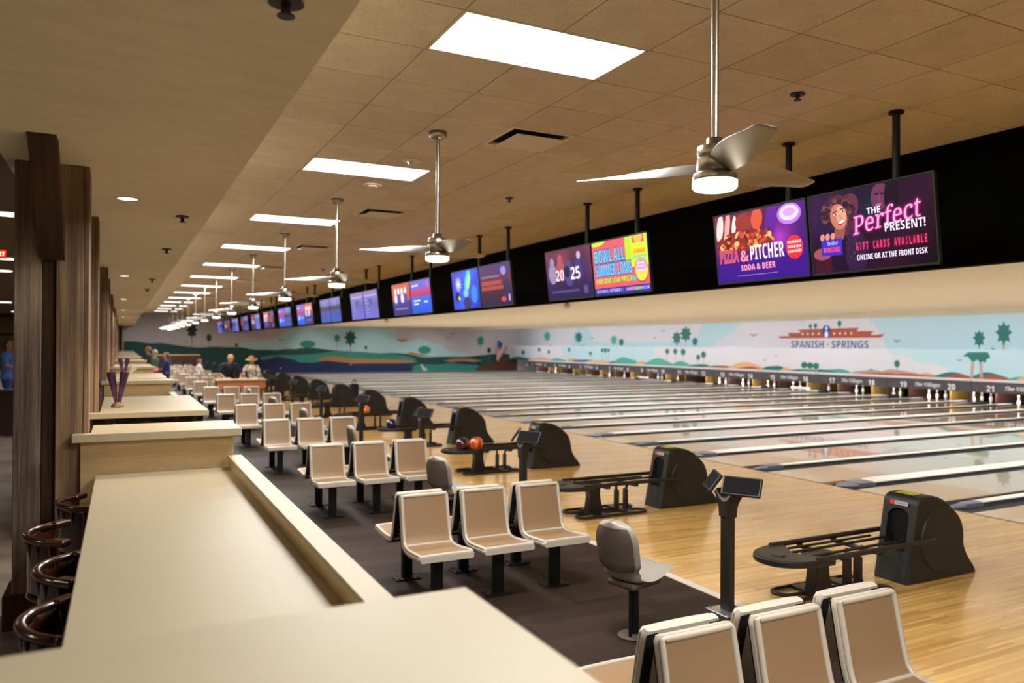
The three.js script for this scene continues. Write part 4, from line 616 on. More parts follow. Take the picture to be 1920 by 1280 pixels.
    for (const sg of [-1, 1]) { const a = 0.06, b = 0.235, pts = []; for (const [cx, a0] of [[5.55, -0.5], [4.77, 0.5]]) for (let i = 0; i <= 8; i++) { const th = (a0 + i / 8) * Math.PI; pts.push([cx + Math.cos(th) * (b - a) / 2, 0.018, sg * ((a + b) / 2 + Math.sin(th) * (b - a) / 2)]); } mesh('base_loop', tube(pts, 0.016, { closed: true, straight: true, n: 80 }), M.rail, t); }
    mesh('base_bar', [ext(4.94, 5.08, 0.0, 0.03, -0.24, 0.24, 0.006), ext(5.34, 5.45, 0.0, 0.03, -0.24, 0.24, 0.006)], M.rail, t);
    return t;
  }
  let p; for (let k = 0; k < 14; k++) { const label = `black ball return with rounded hood and long rail rack, ${ord(k)} from the camera`; if (!p) { p = makeReturn(label); p.position.z = ZB(k); } else copy(p, [0, 0, ZB(k)], 0, label); }
}
{ // balls lying on the racks
  const swirl = (a, b, c) => texture(canvas(256, 128, (g, w, h) => { g.fillStyle = a; g.fillRect(0, 0, w, h); for (let i = 0; i < 40; i++) { g.fillStyle = i % 2 ? b : c; g.beginPath(); g.ellipse(rnd() * w, rnd() * h, 8 + rnd() * 40, 4 + rnd() * 9, rnd() * 3, 0, 6.3); g.fill(); } }));
  const ball = (x, k, dz, tex, label) => { const t = thing('bowling_ball', label, 'bowling ball', [x, 0.375 + 0.073, ZB(k) + dz]); const holes = []; mesh('shell', new THREE.SphereGeometry(0.108, 32, 20), phys({ map: tex, roughness: 0.12, clearcoat: 1, clearcoatRoughness: 0.05 }), t); for (const [a, b] of [[0.15, 0.95], [-0.15, 0.95], [0, 0.62]]) { const d = v(Math.sin(a) * 0.5 - 0.3, b, 0.5 - b * 0.3).normalize(); const q = new THREE.CylinderGeometry(0.013, 0.013, 0.006, 14); q.applyQuaternion(new THREE.Quaternion().setFromUnitVectors(v(0, 1, 0), d)); q.translate(...d.multiplyScalar(0.1065).toArray()); holes.push(q); } mesh('finger_hole', holes, M.hole, t); };
  ball(4.72, 2, 0.03, swirl('#3a0c10', '#1c0608', '#5a1a1c'), 'dark maroon bowling ball beside an orange ball on the third ball return rack');
  ball(4.955, 2, 0.03, swirl('#e0481c', '#c43a14', '#f07a3a'), 'bright orange bowling ball beside a maroon ball on the third ball return rack');
  ball(4.66, 3, 0.0, swirl('#1c1c4a', '#14142e', '#7a2a3a'), 'dark blue and red swirled bowling ball on the fourth ball return rack');
  ball(5.1, 4, 0.0, swirl('#f07a34', '#e86a2a', '#f89a5a'), 'light orange bowling ball on the fifth ball return rack');
  ball(4.9, 9, 0.0, swirl('#d83a1c', '#c43a14', '#f05a2a'), 'small red bowling ball far down the hall on the tenth ball return rack');
}
// ------------------------------------------------------------------ score consoles and swivel stools
{
  function makeConsole(label) {
    const t = thing('score_console', label, 'console');
    mesh('base_plate', [ext(-0.11, 0.09, 0, 0.014, -0.12, 0.12, 0.005), cyl(0.012, 0.012, 0.012, -0.085, 0.018, 0.09, 8), cyl(0.012, 0.012, 0.012, -0.085, 0.018, -0.09, 8)], M.silver, t);
    mesh('post', ext(-0.032, 0.032, 0.012, 0.8, -0.048, 0.048, 0.01), M.rail, t);
    const y = new THREE.Shape(); y.moveTo(-0.05, 0.72); y.quadraticCurveTo(-0.05, 0.82, -0.1, 0.89); y.lineTo(-0.075, 0.915); y.quadraticCurveTo(0, 0.82, 0.075, 0.915); y.lineTo(0.12, 0.89); y.quadraticCurveTo(0.05, 0.82, 0.05, 0.72); y.lineTo(-0.05, 0.72);
    const yg = new THREE.ExtrudeGeometry(y, { depth: 0.07, bevelEnabled: true, bevelThickness: 0.006, bevelSize: 0.005, bevelSegments: 2 }); yg.translate(0, 0, -0.035); yg.rotateY(-Math.PI / 2); mesh('fork', yg, M.rail, t);
    const br = new THREE.Shape(); br.moveTo(-0.08, 0.918); br.quadraticCurveTo(0, 0.8, 0.08, 0.918); br.lineTo(0.08, 0.895); br.quadraticCurveTo(0, 0.77, -0.08, 0.895); const bg = new THREE.ExtrudeGeometry(br, { depth: 0.086, bevelEnabled: false }); bg.translate(0, 0, -0.043); bg.rotateY(-Math.PI / 2); mesh('bracket', bg, M.silver, t);
    for (const [sg, ry] of [[1, 0.62], [-1, -0.75]]) { const d = new RoundedBoxGeometry(0.026, 0.155, 0.29, 3, 0.01), gl = ext(-0.0145, -0.0135, -0.066, 0.066, -0.132, 0.132); const m4 = new THREE.Matrix4().compose(v(-0.01, 0.965, sg * 0.155), new THREE.Quaternion().setFromEuler(new THREE.Euler(0, sg * 0.55, -0.62, 'YXZ')), v(1, 1, 1)); const dd = mesh('tablet', d.applyMatrix4(m4), M.blackPlastic, t); mesh('glass', gl.applyMatrix4(m4), phys({ color: 0x121115, roughness: 0.8, specularIntensity: 0.3 }), dd); }
    return t;
  }
  let c; for (let k = 0; k < 14; k++) { const label = `dark score console with two tilted tablets on a post, ${ord(k)} from the camera`; if (!c) { c = makeConsole(label); c.position.set(4.07, 0, ZB(k) - 0.03); } else copy(c, [4.07, 0, ZB(k) - 0.03], 0, label); }
  function makeStool(label) { // one molded shell: back, waist and seat; faces +x
    const t = thing('swivel_stool', label, 'stool');
    const C = new THREE.CatmullRomCurve3([[-0.225, 0.825], [-0.218, 0.73], [-0.2, 0.6], [-0.175, 0.49], [-0.12, 0.425], [-0.03, 0.405], [0.09, 0.425], [0.19, 0.45], [0.26, 0.447], [0.3, 0.425]].map(([x, y]) => v(x, y, 0)), false, 'centripetal');
    const half = (t) => { if (t < 0.2) return 0.19 * Math.pow(Math.max(0.004, 1 - Math.pow(1 - t / 0.2, 2.4)), 0.42); if (t < 0.35) return 0.19; if (t < 0.55) return 0.19 - 0.035 * Math.sin((t - 0.35) / 0.2 * Math.PI); if (t < 0.85) return 0.19 + 0.015 * Math.sin((t - 0.55) / 0.3 * Math.PI); return 0.19 * Math.sqrt(Math.max(0.06, 1 - Math.pow((t - 0.85) / 0.155, 2))); };
    const n = 40, m = 12, th = 0.026; const surf = (off, round) => { const pos = []; for (let i = 0; i <= n; i++) { const u = i / n, p = C.getPointAt(u), d = C.getTangentAt(u), N = v(-d.y, d.x, 0); const h = half(u); for (let j = 0; j <= m; j++) { const w = j / m * 2 - 1; const cup = (u < 0.5 ? 0.05 : 0.022) * w * w; const e = off * (1 - Math.pow(Math.abs(w), 6)); const q = p.clone().addScaledVector(N, e + cup); pos.push(q.x, q.y, w * h); } } return pos; };
    const a = surf(th / 2), b = surf(-th / 2), idx = [], W = m + 1, O = (n + 1) * W; for (let i = 0; i < n; i++) for (let j = 0; j < m; j++) { const k = i * W + j; idx.push(k, k + 1, k + W, k + 1, k + W + 1, k + W, O + k, O + k + W, O + k + 1, O + k + 1, O + k + W, O + k + W + 1); }
    for (const i of [0, n]) for (let j = 0; j < m; j++) { const k = i * W + j; idx.push(k, O + k, k + 1, k + 1, O + k, O + k + 1); }
    let g = new THREE.BufferGeometry(); g.setAttribute('position', new THREE.Float32BufferAttribute([...a, ...b], 3)); g.setIndex(idx); g.computeVertexNormals(); const sm = M.stoolGrey.clone(); sm.side = THREE.DoubleSide; mesh('shell', g, sm, t);
    const rear = []; { const pos = [], id = []; for (let i = 2; i <= 16; i++) { const u = i / n, p = C.getPointAt(u), d = C.getTangentAt(u), N = v(-d.y, d.x, 0); const h = half(u) * 0.86; for (let j = 0; j <= m; j++) { const w = j / m * 2 - 1, q = p.clone().addScaledVector(N, -th / 2 - 0.004 + 0.05 * w * w * 0.74); pos.push(q.x, q.y, w * h); } } for (let i = 0; i < 14; i++) for (let j = 0; j < m; j++) { const k = i * W + j; id.push(k, k + W, k + 1, k + 1, k + W, k + W + 1); } const r = new THREE.BufferGeometry(); r.setAttribute('position', new THREE.Float32BufferAttribute(pos, 3)); r.setIndex(id); r.computeVertexNormals(); rear.push(r); } const rd = M.stoolDark.clone(); rd.side = THREE.DoubleSide; mesh('back_recess', rear, rd, t);
    mesh('seat_pan', (() => { const q = new RoundedBoxGeometry(0.3, 0.045, 0.24, 3, 0.02); q.translate(0.02, 0.378, 0); return q; })(), M.stoolDark, t);
    mesh('post', [cyl(0.034, 0.034, 0.35, 0.02, 0.185, 0, 18), cyl(0.012, 0.012, 0.35, -0.055, 0.185, 0.03, 10)], M.blackMetal, t); mesh('base', [new THREE.LatheGeometry([[0, 0], [0.1, 0], [0.1, 0.01], [0.09, 0.018], [0.05, 0.022], [0, 0.022]].map((q) => new THREE.Vector2(...q)), 28)], M.stoolDark, t); return t;
  }
  let s; for (let k = 0; k < 13; k++) { const label = `grey molded swivel stool facing the lanes, ${ord(k)} from the camera`; if (!s) { s = makeStool(label); s.position.set(3.14, 0, -4.33); s.rotation.y = 0.25; } else copy(s, [3.14, 0, -4.33 - PITCH * k], 0.2 + 0.2 * Math.sin(k * 2.1), label); }
}
// ------------------------------------------------------------------ counters and bars along the raised concourse
{
  const bay = (k) => -6.6 * k, which = (k) => `${ord(k)} from the camera`;
  let A, B, P;
  for (let k = 0; k < 8; k++) {
    const z = bay(k), la = `tall cream topped oak divider cabinet at the bar's end, ${which(k)}`, lb = `long cream counter with dark red and green patterned front, ${which(k)}`;
    if (!A) {
      A = thing('divider_cabinet', la, 'cabinet', [0.2, CON, -5.16]); const o = (g) => g.translate(-0.2, -CON, 5.16);
      mesh('countertop', [ext(-0.245, 0.655, 1.437, 1.485, -4.975, -4.9, 0.006), ext(-0.155, 0.655, 1.437, 1.485, -5.43, -4.97, 0.006)].map(o), M.laminate, A);
      mesh('front_panel', o(ext(-0.205, 0.612, CON + 0.09, 1.437, -4.978, -4.945, 0.004)), M.oak, A); mesh('body', o(ext(-0.15, 0.61, CON, 1.437, -5.39, -4.978)), M.oak, A);
      mesh('baseboard', o(ext(-0.205, 0.612, CON, CON + 0.09, -4.978, -4.937, 0.004)), M.timberDark, A);
    } else copy(A, [0.2, CON, -5.16 + z], 0, la);
    if (k < 7) if (!B) {
      B = thing('long_counter', lb, 'counter', [0.2, CON, -7.9]); const o = (g) => g.translate(-0.2, -CON, 7.9);
      mesh('countertop', [ext(-0.225, 0.652, 1.394, 1.442, -6.935, -6.85, 0.006), ext(-0.155, 0.652, 1.394, 1.442, -8.85, -6.93, 0.006)].map(o), M.laminate, B);
      mesh('front_panel', o(ext(-0.2, 0.612, CON, 1.394, -6.93, -6.9, 0.004)), M.carpetPattern, B); mesh('body', o(ext(-0.15, 0.61, CON, 1.394, -8.83, -6.93)), M.oak, B);
    } else copy(B, [0.2, CON, -7.9 + z], 0, lb);
    const ls = `dark carpeted step down to the seats beside the divider cabinet, ${which(k)}`;
    if (!P) { P = thing('floor_step', ls, 'step', [0.81, 0, -6.14]); mesh('tread', ext(-0.145, 0.15, 0.19, 0.215, -0.68, 0.68, 0.006), M.vinyl, P); mesh('riser', ext(-0.14, 0.145, 0, 0.19, -0.68, 0.68), M.teal, P); } else copy(P, [0.81, 0, -6.14 + z], 0, ls);
  }
  function bar(z0, z1, label) { // long bar with an upstand on the lane side
    const t = thing('bar_counter', label, 'bar counter', [0.24, CON, (z0 + z1) / 2]); const o = (g) => g.translate(-0.24, -CON, -(z0 + z1) / 2);
    mesh('bar_top', o(ext(-0.128, 0.585, 1.212, 1.254, z1, z0, 0.006)), M.laminate, t);
    mesh('ledge_board', [o(ext(0.575, 0.612, 1.0, 1.306, z1, z0, 0.003))], M.oakLight, t);
    mesh('ledge_cap', [o(ext(0.57, 0.652, 1.306, 1.325, z1, z0, 0.004))], M.laminate, t);
    mesh('support_wall', o(ext(0.5, 0.648, CON, 1.0, z1, z0)), M.teal, t);
    for (const z of [z0 - 0.5, (z0 + z1) / 2, z1 + 0.5]) mesh('bracket', o(ext(0.02, 0.5, 1.13, 1.212, z - 0.025, z + 0.025, 0.004)), M.timberDark, t);
  }
  M.oakLight = phys({ color: hex('#d6bf8c'), roughness: 0.4 });
  bar(-1.46, -4.89, 'long cream bar top with a raised edge ledge, nearest the camera');
  for (let k = 0; k < 7; k++) bar(bay(k) - 8.86, bay(k + 1) - 4.895, `cream bar top between two tall counters, ${ord(k)} one beyond the nearest bar`);
  const n = thing('near_counter', 'cream laminate countertop corner in the bottom foreground', 'counter', [0.2, CON, -1.0]); const o = (g) => g.translate(-0.2, -CON, 1.0);
  const top = o(ext(-0.7, 0.657, 1.437, 1.485, -1.502, -0.45, 0.006)); top.rotateY(0.0); mesh('countertop', top, M.laminate, n); mesh('body', o(ext(-0.62, 0.61, CON, 1.437, -1.455, -0.5)), M.oak, n);
  // timber pillars: three upright baulks, a plinth and a slanting brace up to the plaster ceiling
  let Q; const front = []; for (let k = 0; k < 8; k++) { front.push([-4.985 - 6.6 * k, 'divider cabinet', k]); if (k < 7) front.push([-6.945 - 6.6 * k, 'long counter', k]); }
  for (const [z, by, k] of front) {
    const label = `rough timber pillar reaching the plaster ceiling beside the ${by}, ${which(k)}`;
    if (!Q) {
      Q = thing('timber_pillar', label, 'pillar', [-0.35, CON, z - 0.17]); const a = (x0, x1, z0, z1, y0 = CON, y1 = SOFFIT) => { const g = ext(x0, x1, y0, y1, z0, z1, 0.006); return g.translate(0.35, -CON, -z + 0.17); };
      mesh('timber', a(-0.53, -0.4, z - 0.3, z), M.timberGrey, Q); mesh('timber', a(-0.4, -0.33, z - 0.28, z - 0.035), M.timberDark, Q); mesh('timber', a(-0.33, -0.195, z - 0.3, z), M.timberBrown, Q); mesh('edge_strip', a(-0.195, -0.168, z - 0.3, z - 0.004), M.timberBrown, Q);
      mesh('plinth', [a(-0.57, -0.19, z, z + 0.035, CON, CON + 0.19), a(-0.57, -0.53, z - 0.3, z + 0.002, CON, CON + 0.19)], M.timberDark, Q);
      const bs = new THREE.Shape(); bs.moveTo(z + 0.0, 2.46); bs.lineTo(z + 0.69, SOFFIT); bs.lineTo(z + 0.53, SOFFIT); bs.lineTo(z + 0.0, 2.6); bs.lineTo(z + 0.0, 2.46);
      const bg = new THREE.ExtrudeGeometry(bs, { depth: 0.118, bevelEnabled: true, bevelThickness: 0.003, bevelSize: 0.003, bevelSegments: 1 }); bg.rotateY(-Math.PI / 2); bg.translate(-0.29 + 0.35, -CON, -z + 0.17); mesh('brace', metric(bg), M.timberDark, Q);
    } else copy(Q, [-0.35, CON, z - 0.17], 0, label);
  }
}
// ------------------------------------------------------------------ bar stools at the nearest bar
{
  function makeStool(label) {
    const t = thing('bar_stool', label, 'bar stool', [0, CON, 0]); // faces +x
    const arc = (r, y, dy, a0, a1, n) => { const q = []; for (let i = 0; i <= n; i++) { const a = a0 + (a1 - a0) * i / n; q.push(v(-Math.cos(a) * r, y + dy * Math.cos(a), Math.sin(a) * r * 1.04)); } return q; };
    const sweep = (pts, prof) => { const c = new THREE.CatmullRomCurve3(pts), n = 48, pos = [], idx = [], q = prof.length; for (let i = 0; i <= n; i++) { const p = c.getPointAt(i / n), d = c.getTangentAt(i / n), N = v(d.z, 0, -d.x).normalize(); for (const [a, b] of prof) { pos.push(p.x + N.x * a, p.y + b, p.z + N.z * a); } } for (let i = 0; i < n; i++) for (let j = 0; j < q; j++) { const a = i * q + j, b = i * q + (j + 1) % q; idx.push(a, a + q, b, b, a + q, b + q); } for (const i of [0, n]) for (let j = 1; j < q - 1; j++) idx.push(...(i ? [i * q, i * q + j, i * q + j + 1] : [i * q, i * q + j + 1, i * q + j])); const g = new THREE.BufferGeometry(); g.setAttribute('position', new THREE.Float32BufferAttribute(pos, 3)); g.setIndex(idx); g.computeVertexNormals(); return g; };
    const oval = (a, b, n = 10) => Array.from({ length: n }, (_, i) => [Math.cos(i / n * 6.2832) * a, Math.sin(i / n * 6.2832) * b]);
    const two = M.wineWood.clone(); two.side = THREE.DoubleSide;
    mesh('top_rail', sweep(arc(0.205, 0.745, 0.012, -1.0, 1.0, 16), oval(0.016, 0.014)), two, t);
    mesh('back_panel', sweep(arc(0.192, 0.63, 0.0, -0.95, 0.95, 12), [[0.008, 0.1], [-0.008, 0.1], [-0.008, -0.1], [0.008, -0.1]]), two, t);
    for (const s of [-1, 1]) mesh('arm_cap', (() => { const g = new RoundedBoxGeometry(0.085, 0.03, 0.055, 3, 0.012); g.rotateY(-s * 0.7); g.translate(-0.085, 0.752, s * 0.19); return g; })(), M.wineWood, t);
    for (let i = 0; i < 7; i++) { const a = -0.98 + 1.96 * i / 6; mesh('spindle', bar([-Math.cos(a) * 0.165, 0.5, Math.sin(a) * 0.17], [-Math.cos(a) * 0.202, 0.735, Math.sin(a) * 0.208], 0.01), M.wineWood, t); }
    mesh('seat', new THREE.LatheGeometry([[0, 0.48], [0.12, 0.48], [0.19, 0.488], [0.205, 0.502], [0.2, 0.52], [0.15, 0.516], [0, 0.506]].map((q) => new THREE.Vector2(...q)), 32), M.wineWood, t);
    for (const [x, z] of [[-1, -1], [1, -1], [-1, 1], [1, 1]]) mesh('leg', bar([x * 0.11, 0.485, z * 0.11], [x * 0.19, 0, z * 0.19], 0.018, 10), M.wineWood, t);
    mesh('foot_ring', (() => { const g = new THREE.TorusGeometry(0.205, 0.011, 8, 36); g.rotateX(Math.PI / 2); g.translate(0, 0.22, 0); return g; })(), M.wineWood, t);
    return t;
  }
  const where = ['nearest the camera', 'second from the camera', 'third from the camera', 'beside the divider cabinet']; const spots = [[-0.05, -2.62, 0.12], [-0.06, -3.2, -0.08], [-0.15, -3.82, 0.05], [-0.08, -4.5, 0.2]]; let s;
  spots.forEach(([x, z, r], i) => { const label = `glossy dark brown bar stool with curved back at the bar, ${where[i]}`; if (!s) { s = makeStool(label); s.position.set(x, CON, z); s.rotation.y = r; } else copy(s, [x, CON, z], r, label); });
}
// ------------------------------------------------------------------ cone holders on the counters
{
  const purple = std({ map: texture(canvas(64, 128, (g, w, h) => { g.fillStyle = '#4a2348'; g.fillRect(0, 0, w, h); for (let i = 0; i < 14; i++) { g.fillStyle = i % 2 ? '#6a3a66' : '#2e1630'; g.beginPath(); g.moveTo(-10, i * 18 - 60); g.lineTo(w + 10, i * 18 - 20); g.lineTo(w + 10, i * 18 - 12); g.lineTo(-10, i * 18 - 52); g.fill(); } })), roughness: 0.5 });
  const cone = (dx, tilt) => { const g = new THREE.LatheGeometry([[0.0, 0], [0.012, 0], [0.036, 0.27], [0.039, 0.275], [0.036, 0.278], [0.03, 0.272], [0.009, 0.02], [0, 0.02]].map((q) => new THREE.Vector2(...q)), 20); g.rotateZ(tilt); g.translate(dx, 0.03, 0); return g; };
  const make = (pos, label) => { const t = thing('cone_holder', label, 'holder', pos); mesh('base', new THREE.LatheGeometry([[0, 0], [0.052, 0], [0.05, 0.012], [0.03, 0.035], [0.016, 0.045], [0, 0.045]].map((q) => new THREE.Vector2(...q)), 24), M.timberBrown, t); mesh('cone', cone(-0.008, 0.16), purple, t); mesh('cone', cone(0.012, -0.16), purple, t); return t; };
  const p = make([-0.03, 1.442, -7.45], 'pair of purple cone holders rising from a wooden base on the nearest long counter'); const q = make([0.03, 1.442, -13.75], 'pair of purple cone holders with white paper on the second long counter');
  const c = single('paper_napkin', (() => { const g = new THREE.ConeGeometry(0.07, 0.16, 5); g.rotateZ(2.6); g.translate(0.13, 1.6, -13.7); return g; })(), M.whiteTrim, 'crumpled white paper sticking out by the second purple cone holder', 'paper'); c.position.y = -0.06;
}
// ------------------------------------------------------------------ people
function capsule(x, y, z, a, b, ra, rb) { const dx = b[0] - a[0], dy = b[1] - a[1], dz = b[2] - a[2]; let t = ((x - a[0]) * dx + (y - a[1]) * dy + (z - a[2]) * dz) / (dx * dx + dy * dy + dz * dz + 1e-9); t = t < 0 ? 0 : t > 1 ? 1 : t; const ex = x - a[0] - t * dx, ey = y - a[1] - t * dy, ez = z - a[2] - t * dz; return Math.sqrt(ex * ex + ey * ey + ez * ez) - (ra + (rb - ra) * t); }
function surface(bones, k, c, half, res) { // smooth union of tapered limbs, meshed
  const mc = new MarchingCubes(res, M.pin, false, false, 60000); mc.isolation = 0; const h = res / 2;
  for (let iz = 0; iz < res; iz++) for (let iy = 0; iy < res; iy++) for (let ix = 0; ix < res; ix++) {
    const x = c[0] + (ix - h) / h * half, y = c[1] + (iy - h) / h * half, z = c[2] + (iz - h) / h * half; let d = 9;
    for (const [a, b, ra, rb, sz] of bones) { const e = capsule(x, y, sz ? z / sz + a[2] * (1 - 1 / sz) : z, a, b, ra, rb); if (e > d + k * 2) continue; const q = Math.max(0, Math.min(1, 0.5 + 0.5 * (d - e) / k)); d = d + (e - d) * q - k * q * (1 - q); }
    mc.field[ix + iy * res + iz * res * res] = -d;
  }
  mc.update(); const g = new THREE.BufferGeometry(), n = mc.count; g.setAttribute('position', new THREE.BufferAttribute(mc.positionArray.slice(0, n * 3), 3)); g.setAttribute('normal', new THREE.BufferAttribute(mc.normalArray.slice(0, n * 3), 3)); g.scale(half, half, half); g.translate(...c); return g;
}
function hand(w, dir, out) { // palm, four bent fingers of different lengths and a thumb from the side of the palm
  const D = v(...dir).normalize(), S = v(...out).normalize(), N = D.clone().cross(S).normalize(), W = v(...w), at = (a, b, c) => W.clone().addScaledVector(D, a).addScaledVector(S, b).addScaledVector(N, c), list = []; const seg = (p, q, r) => { const L = p.distanceTo(q), g = new THREE.CapsuleGeometry(r, L, 3, 6); g.applyQuaternion(new THREE.Quaternion().setFromUnitVectors(v(0, 1, 0), q.clone().sub(p).normalize())); g.translate(...p.clone().add(q).multiplyScalar(0.5).toArray()); list.push(g); };
  for (let i = 0; i < 4; i++) { const b = (i - 1.5) * 0.02, l = [0.058, 0.068, 0.064, 0.05][i]; seg(at(0, b * 0.6, 0), at(0.085, b, 0.003), 0.013); seg(at(0.085, b, 0.003), at(0.085 + l * 0.55, b, 0.016), 0.0085); seg(at(0.085 + l * 0.55, b, 0.016), at(0.085 + l * 0.85, b, 0.036), 0.0075); }
  seg(at(0.025, -0.035, 0.004), at(0.06, -0.06, 0.02), 0.011); seg(at(0.06, -0.06, 0.02), at(0.085, -0.058, 0.036), 0.009); return list;
}
function person(label, pos, turn, o) {
  const t = thing('person', label, 'person', pos, turn), H = o.height, s = H / 1.72, lean = o.lean || 0, sit = o.sit, hip = sit ? 0.5 : 0.9 * s;
  const up = (y, x = 0, z = 0) => { const r = y - hip; return [x, hip + r * Math.cos(lean) - z * Math.sin(lean), r * Math.sin(lean) + z * Math.cos(lean)]; };
  const T = hip, neck = T + 0.5 * s, head = T + 0.68 * s, sh = T + 0.46 * s, hipW = 0.095 * s, shW = (o.shoulder || 0.185) * s;
  const knee = sit ? (x) => [x, 0.5, 0.42] : (x) => [x * 1.05, 0.49 * s, 0.03], foot = sit ? (x) => [x, 0.09, 0.4] : (x) => [x * 1.1, 0.08 * s, -0.02];
  const el = o.elbows || [[-0.26, T + 0.18 * s, 0.02], [0.26, T + 0.18 * s, 0.02]], wr = o.wrists || [[-0.27, T - 0.06 * s, 0.1], [0.27, T - 0.06 * s, 0.1]];
  const S = [up(sh, -shW), up(sh, shW)];
  const torso = [[up(T), up(T + 0.2 * s), 0.125 * s, 0.115 * s], [up(T + 0.2 * s), up(T + 0.4 * s), 0.115 * s, 0.135 * s], [up(sh, -shW * 0.75), up(sh, shW * 0.75), 0.07 * s, 0.07 * s], [[-hipW, T, 0], [hipW, T, 0], 0.1 * s, 0.1 * s]];
  const legs = [-1, 1].flatMap((q) => [[[q * hipW, T, 0], knee(q * hipW), 0.085 * s, 0.055 * s], [knee(q * hipW), foot(q * hipW), 0.054 * s, 0.036 * s]]);
  const feet = [-1, 1].map((q) => { const f = foot(q * hipW); return [[f[0], 0.045, f[2] - 0.03], [f[0] * 1.05, 0.038, f[2] + 0.15], 0.045, 0.036]; });
  const arms = [0, 1].flatMap((i) => [[S[i], el[i], 0.05 * s, 0.04 * s], [el[i], wr[i], 0.038 * s, 0.027 * s]]);
  const hc = up(head, 0, 0.02), face = [[up(neck), up(head - 0.06 * s), 0.05 * s, 0.05 * s], [up(head - 0.03 * s, 0, 0.03), up(head + 0.04 * s, 0, 0.01), 0.07 * s, 0.088 * s], [up(head - 0.09 * s, 0, 0.055), up(head - 0.07 * s, 0, 0.06), 0.035 * s, 0.035 * s], [up(head + 0.005 * s, 0, 0.1 * s), up(head - 0.025 * s, 0, 0.118 * s), 0.01 * s, 0.016 * s], [up(head - 0.02 * s, -0.082 * s, 0), up(head + 0.015 * s, -0.086 * s, 0), 0.014, 0.016], [up(head - 0.02 * s, 0.082 * s, 0), up(head + 0.015 * s, 0.086 * s, 0), 0.014, 0.016]];
  const c = [0, H * 0.5, 0.08], half = H * 0.56;
  const body = join([surface([...torso, ...legs, ...feet, ...arms, face[0]], 0.03, c, half, 76), surface(face, 0.014, hc, 0.2, 40), ...[0, 1].flatMap((i) => hand(wr[i], [wr[i][0] - el[i][0], wr[i][1] - el[i][1], wr[i][2] - el[i][2]], [i ? -0.3 : 0.3, 0.2, -1]))]);
  mesh('body', body, std({ color: hex(o.skin || '#c28e70'), roughness: 0.6 }), t);
  const fat = (list, d) => list.map(([a, b, ra, rb]) => [a, b, ra + d, rb + d]); const half1 = (b) => { const [p, q, ra, rb] = b, f = o.sleeve ?? 0.9; return [p, p.map((n, i) => n + (q[i] - p[i]) * f), ra, ra + (rb - ra) * f]; };
  mesh(o.topName || 'shirt', surface(fat([...torso, half1(arms[0]), half1(arms[2]), ...(o.long ? [arms[1], arms[3]].map((b) => { const [p, q, ra, rb] = b; return [p, p.map((n, i) => n + (q[i] - p[i]) * 0.9), ra, rb]; }) : [])], 0.014), 0.03, c, half, 72), o.cloth || std({ color: hex(o.shirt), roughness: 0.85 }), t);
  mesh('trousers', surface(fat([...legs, torso[3]], 0.012), 0.025, c, half, 64), std({ color: hex(o.legs || '#23242c'), roughness: 0.9 }), t);
  mesh('shoes', surface(fat(feet, 0.008), 0.015, [0, 0.1, 0.1 + (sit ? 0.4 : 0)], 0.34, 36), std({ color: hex(o.shoes || '#d8d4cc'), roughness: 0.7 }), t);
  for (const q of [-1, 1]) mesh('eye', new THREE.SphereGeometry(0.011 * s, 8, 6).translate(...up(head + 0.015 * s, q * 0.033 * s, 0.098 * s)), M.hole, t);
  mesh('mouth', box(0.045 * s, 0.008, 0.01).translate(...up(head - 0.062 * s, 0, 0.1 * s)), std({ color: 0x7a3a34, roughness: 0.6 }), t);
  mesh('hair', surface([[up(head + 0.045 * s, 0, -0.022), up(head + 0.02 * s, 0, -0.04), 0.095 * s, 0.088 * s], ...(o.hairLong ? [[up(head, 0, -0.07), up(neck - 0.05, 0, -0.08), 0.075 * s, 0.06 * s]] : [])], 0.02, hc, 0.26, 36), std({ color: hex(o.hair || '#3a2a20'), roughness: 0.9 }), t);
  if (o.hat) { mesh('hat', new THREE.LatheGeometry([[0, 0.115], [0.06, 0.112], [0.085, 0.09], [0.095, 0.03], [0.18, 0.015], [0.178, 0.008], [0.093, 0.018]].map((q) => new THREE.Vector2(...q)), 28).rotateX(lean).translate(...up(head + 0.035 * s, 0, -0.005)), std({ color: hex(o.hat), roughness: 0.9, side: THREE.DoubleSide }), t); }
  return t;
}
